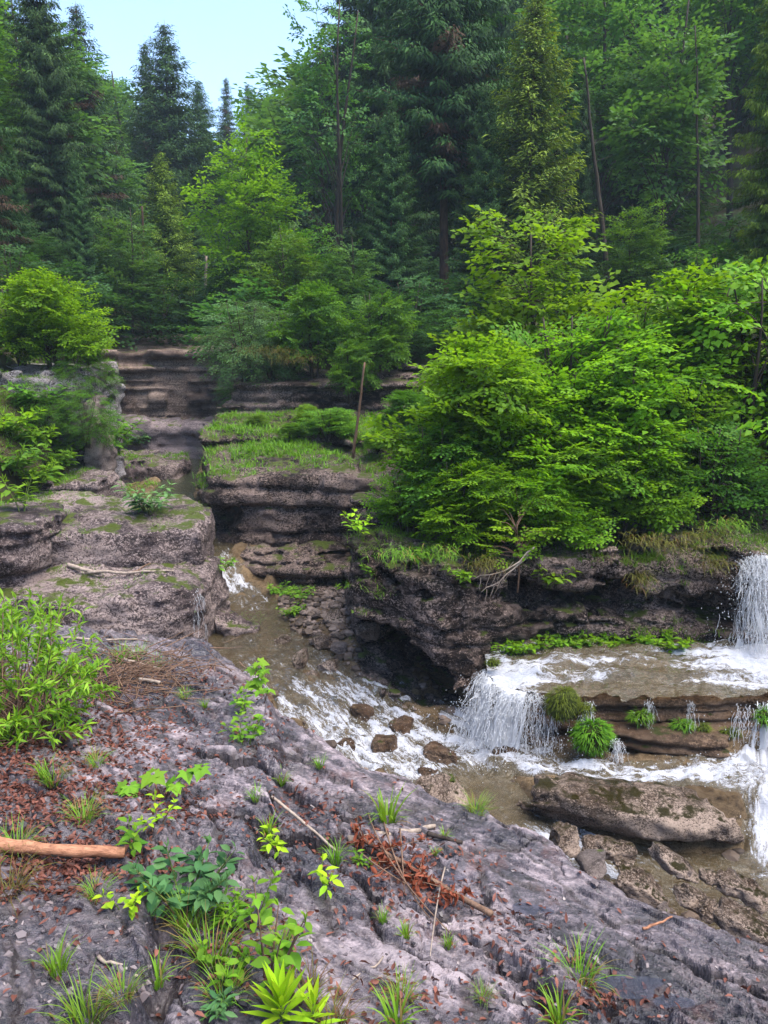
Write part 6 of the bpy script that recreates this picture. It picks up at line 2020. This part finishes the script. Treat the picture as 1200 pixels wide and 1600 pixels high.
snag('dead_tree', 225, 470, 222, 322, 24.5, .05, .03, 'pale broken trunk standing left of the young fir', 'bark_spruce', 804, 2)
snag('dead_tree', 320, 480, 322, 400, 25, .05, .04, 'thin pale trunk at the mouth of the gorge', 'bark_pale', 807, 2)

# leaning sapling with yellow leaves at the cliff edge
SAP = broadleaf('leaning_sapling', 31, 1.0, [(.05, 0, .62, .34, .25, .34), (-.25, -.1, .35, .25, .2, .15)], 60, .26, 'leaf_yellow', 'twig', .014, lean=(-.1, -.1), limbs=24, flat=.15, gap=.1)
p_ = cast(790, 885)[0]
plant_tree(SAP, p_ + np.array([.12, -.08, -.05]), .80, 'small yellow green sapling leaning out over the cliff edge', 'sapling', rz=.3)
for i, (a, b, lab) in enumerate([((835, 855), (740, 905), 'bare root like branch hanging from the leaning sapling'), ((828, 862), (752, 925), 'second bare branch hanging below the sapling')]):
    pa = at_y(*a, 7.25); pb = at_y(*b, 7.05)
    B = Buf(); B.tube(wob_path(pa, pb, 9, .012, 810 + i, .05) - pa, np.linspace(.010, .003, 9), 5)
    for k in range(5):
        t = .35 + .13 * k
        q = pa * (1 - t) + pb * t - np.array([0, 0, .05 * math.sin(t * 3.14)])
        B.tube(wob_path(q, q + np.array([-.10 + .02 * k, -.03, -.12]), 4, .006, 820 + k) - pa, np.linspace(.004, .0015, 4), 4, cap=False)
    tag(link('hanging_branch', B.mesh('hanging_branch', M['bark_pale']), None, pa), lab, 'branch')

# grass hanging over the cliff on the right
def hang_grass(px, py, Y, label, seed, n, w, ln, mat):
    c = at_y(px, py, Y)
    r = np.random.RandomState(seed)
    P = np.stack([r.normal(0, w, n), r.normal(.03, .05, n), r.normal(0, .04, n)], 1)
    D = unit(np.stack([r.normal(0, .4, n), -np.ones(n) * r.uniform(.3, 1.2, n), r.uniform(0, 1, n)], 1))
    B = Buf(); B.blades(P, D, ln * r.uniform(.5, 1.2, n), .007 * r.uniform(.6, 1.3, n), 2.2 * r.uniform(.6, 1.4, n), np.clip(r.normal(.45, .3, n), 0, 1), 5)
    tag(link('hanging_grass', B.mesh('hanging_grass', M[mat]), None, c), label, 'grass')
for i, (px, py, Y, w, mat, lab) in enumerate([
        (1010, 845, 7.5, .14, 'straw', 'brown grass hanging over the undercut'), (1060, 850, 7.48, .14, 'straw', 'brown grass hanging right of the undercut'), (1105, 835, 7.48, .14, 'straw', 'brown grass hanging left of the waterfall'), (1140, 820, 7.5, .12, 'grass', 'green grass hanging beside the waterfall lip'),
        (1115, 880, 7.44, .08, 'straw', 'lower tuft of brown grass near the waterfall'), (1000, 905, 7.4, .06, 'straw', 'tuft of grass on the cliff face above the undercut'), 
        (690, 864, 7.2, .10, 'grass', 'grass on the rim above the cave'), (760, 880, 7.15, .08, 'straw', 'grass on the rim near the sapling'), (620, 865, 7.3, .10, 'grass', 'grass on the rim left of the cave'),
        (420, 548, 15.6, .30, 'straw', 'brown grass hanging on the back cliff corner'), (455, 560, 15.6, .25, 'straw', 'brown grass right of the cliff corner')]):
    hang_grass(px, py, Y, lab, 840 + i, 170, w, .16 if Y < 10 else .35, mat)

# ------------------------------------------------------------------ damp air in the valley
hzm = bpy.data.materials.new('valley_haze')
hzm.use_nodes = True
hzm.node_tree.nodes.clear()
ho = hzm.node_tree.nodes.new('ShaderNodeOutputMaterial')
hv = hzm.node_tree.nodes.new('ShaderNodeVolumePrincipled')
hv.inputs['Color'].default_value = (.62, .80, 1.0, 1)
hv.inputs['Density'].default_value = .0008
hv.inputs['Anisotropy'].default_value = .0
hzm.node_tree.links.new(hv.outputs[0], ho.inputs['Volume'])
x0, x1, y0, y1, z0, z1 = -132, 132, -42, 172, -6, 78
v = [(x, y, z) for z in (z0, z1) for y in (y0, y1) for x in (x0, x1)]
f = [[0, 2, 3, 1], [4, 5, 7, 6], [0, 1, 5, 4], [2, 6, 7, 3], [0, 4, 6, 2], [1, 3, 7, 5]]
tag(link('haze', mesh_np('haze', np.array(v), np.array(f), False, hzm)), 'thin bluish haze filling the valley', 'haze', kind='stuff')
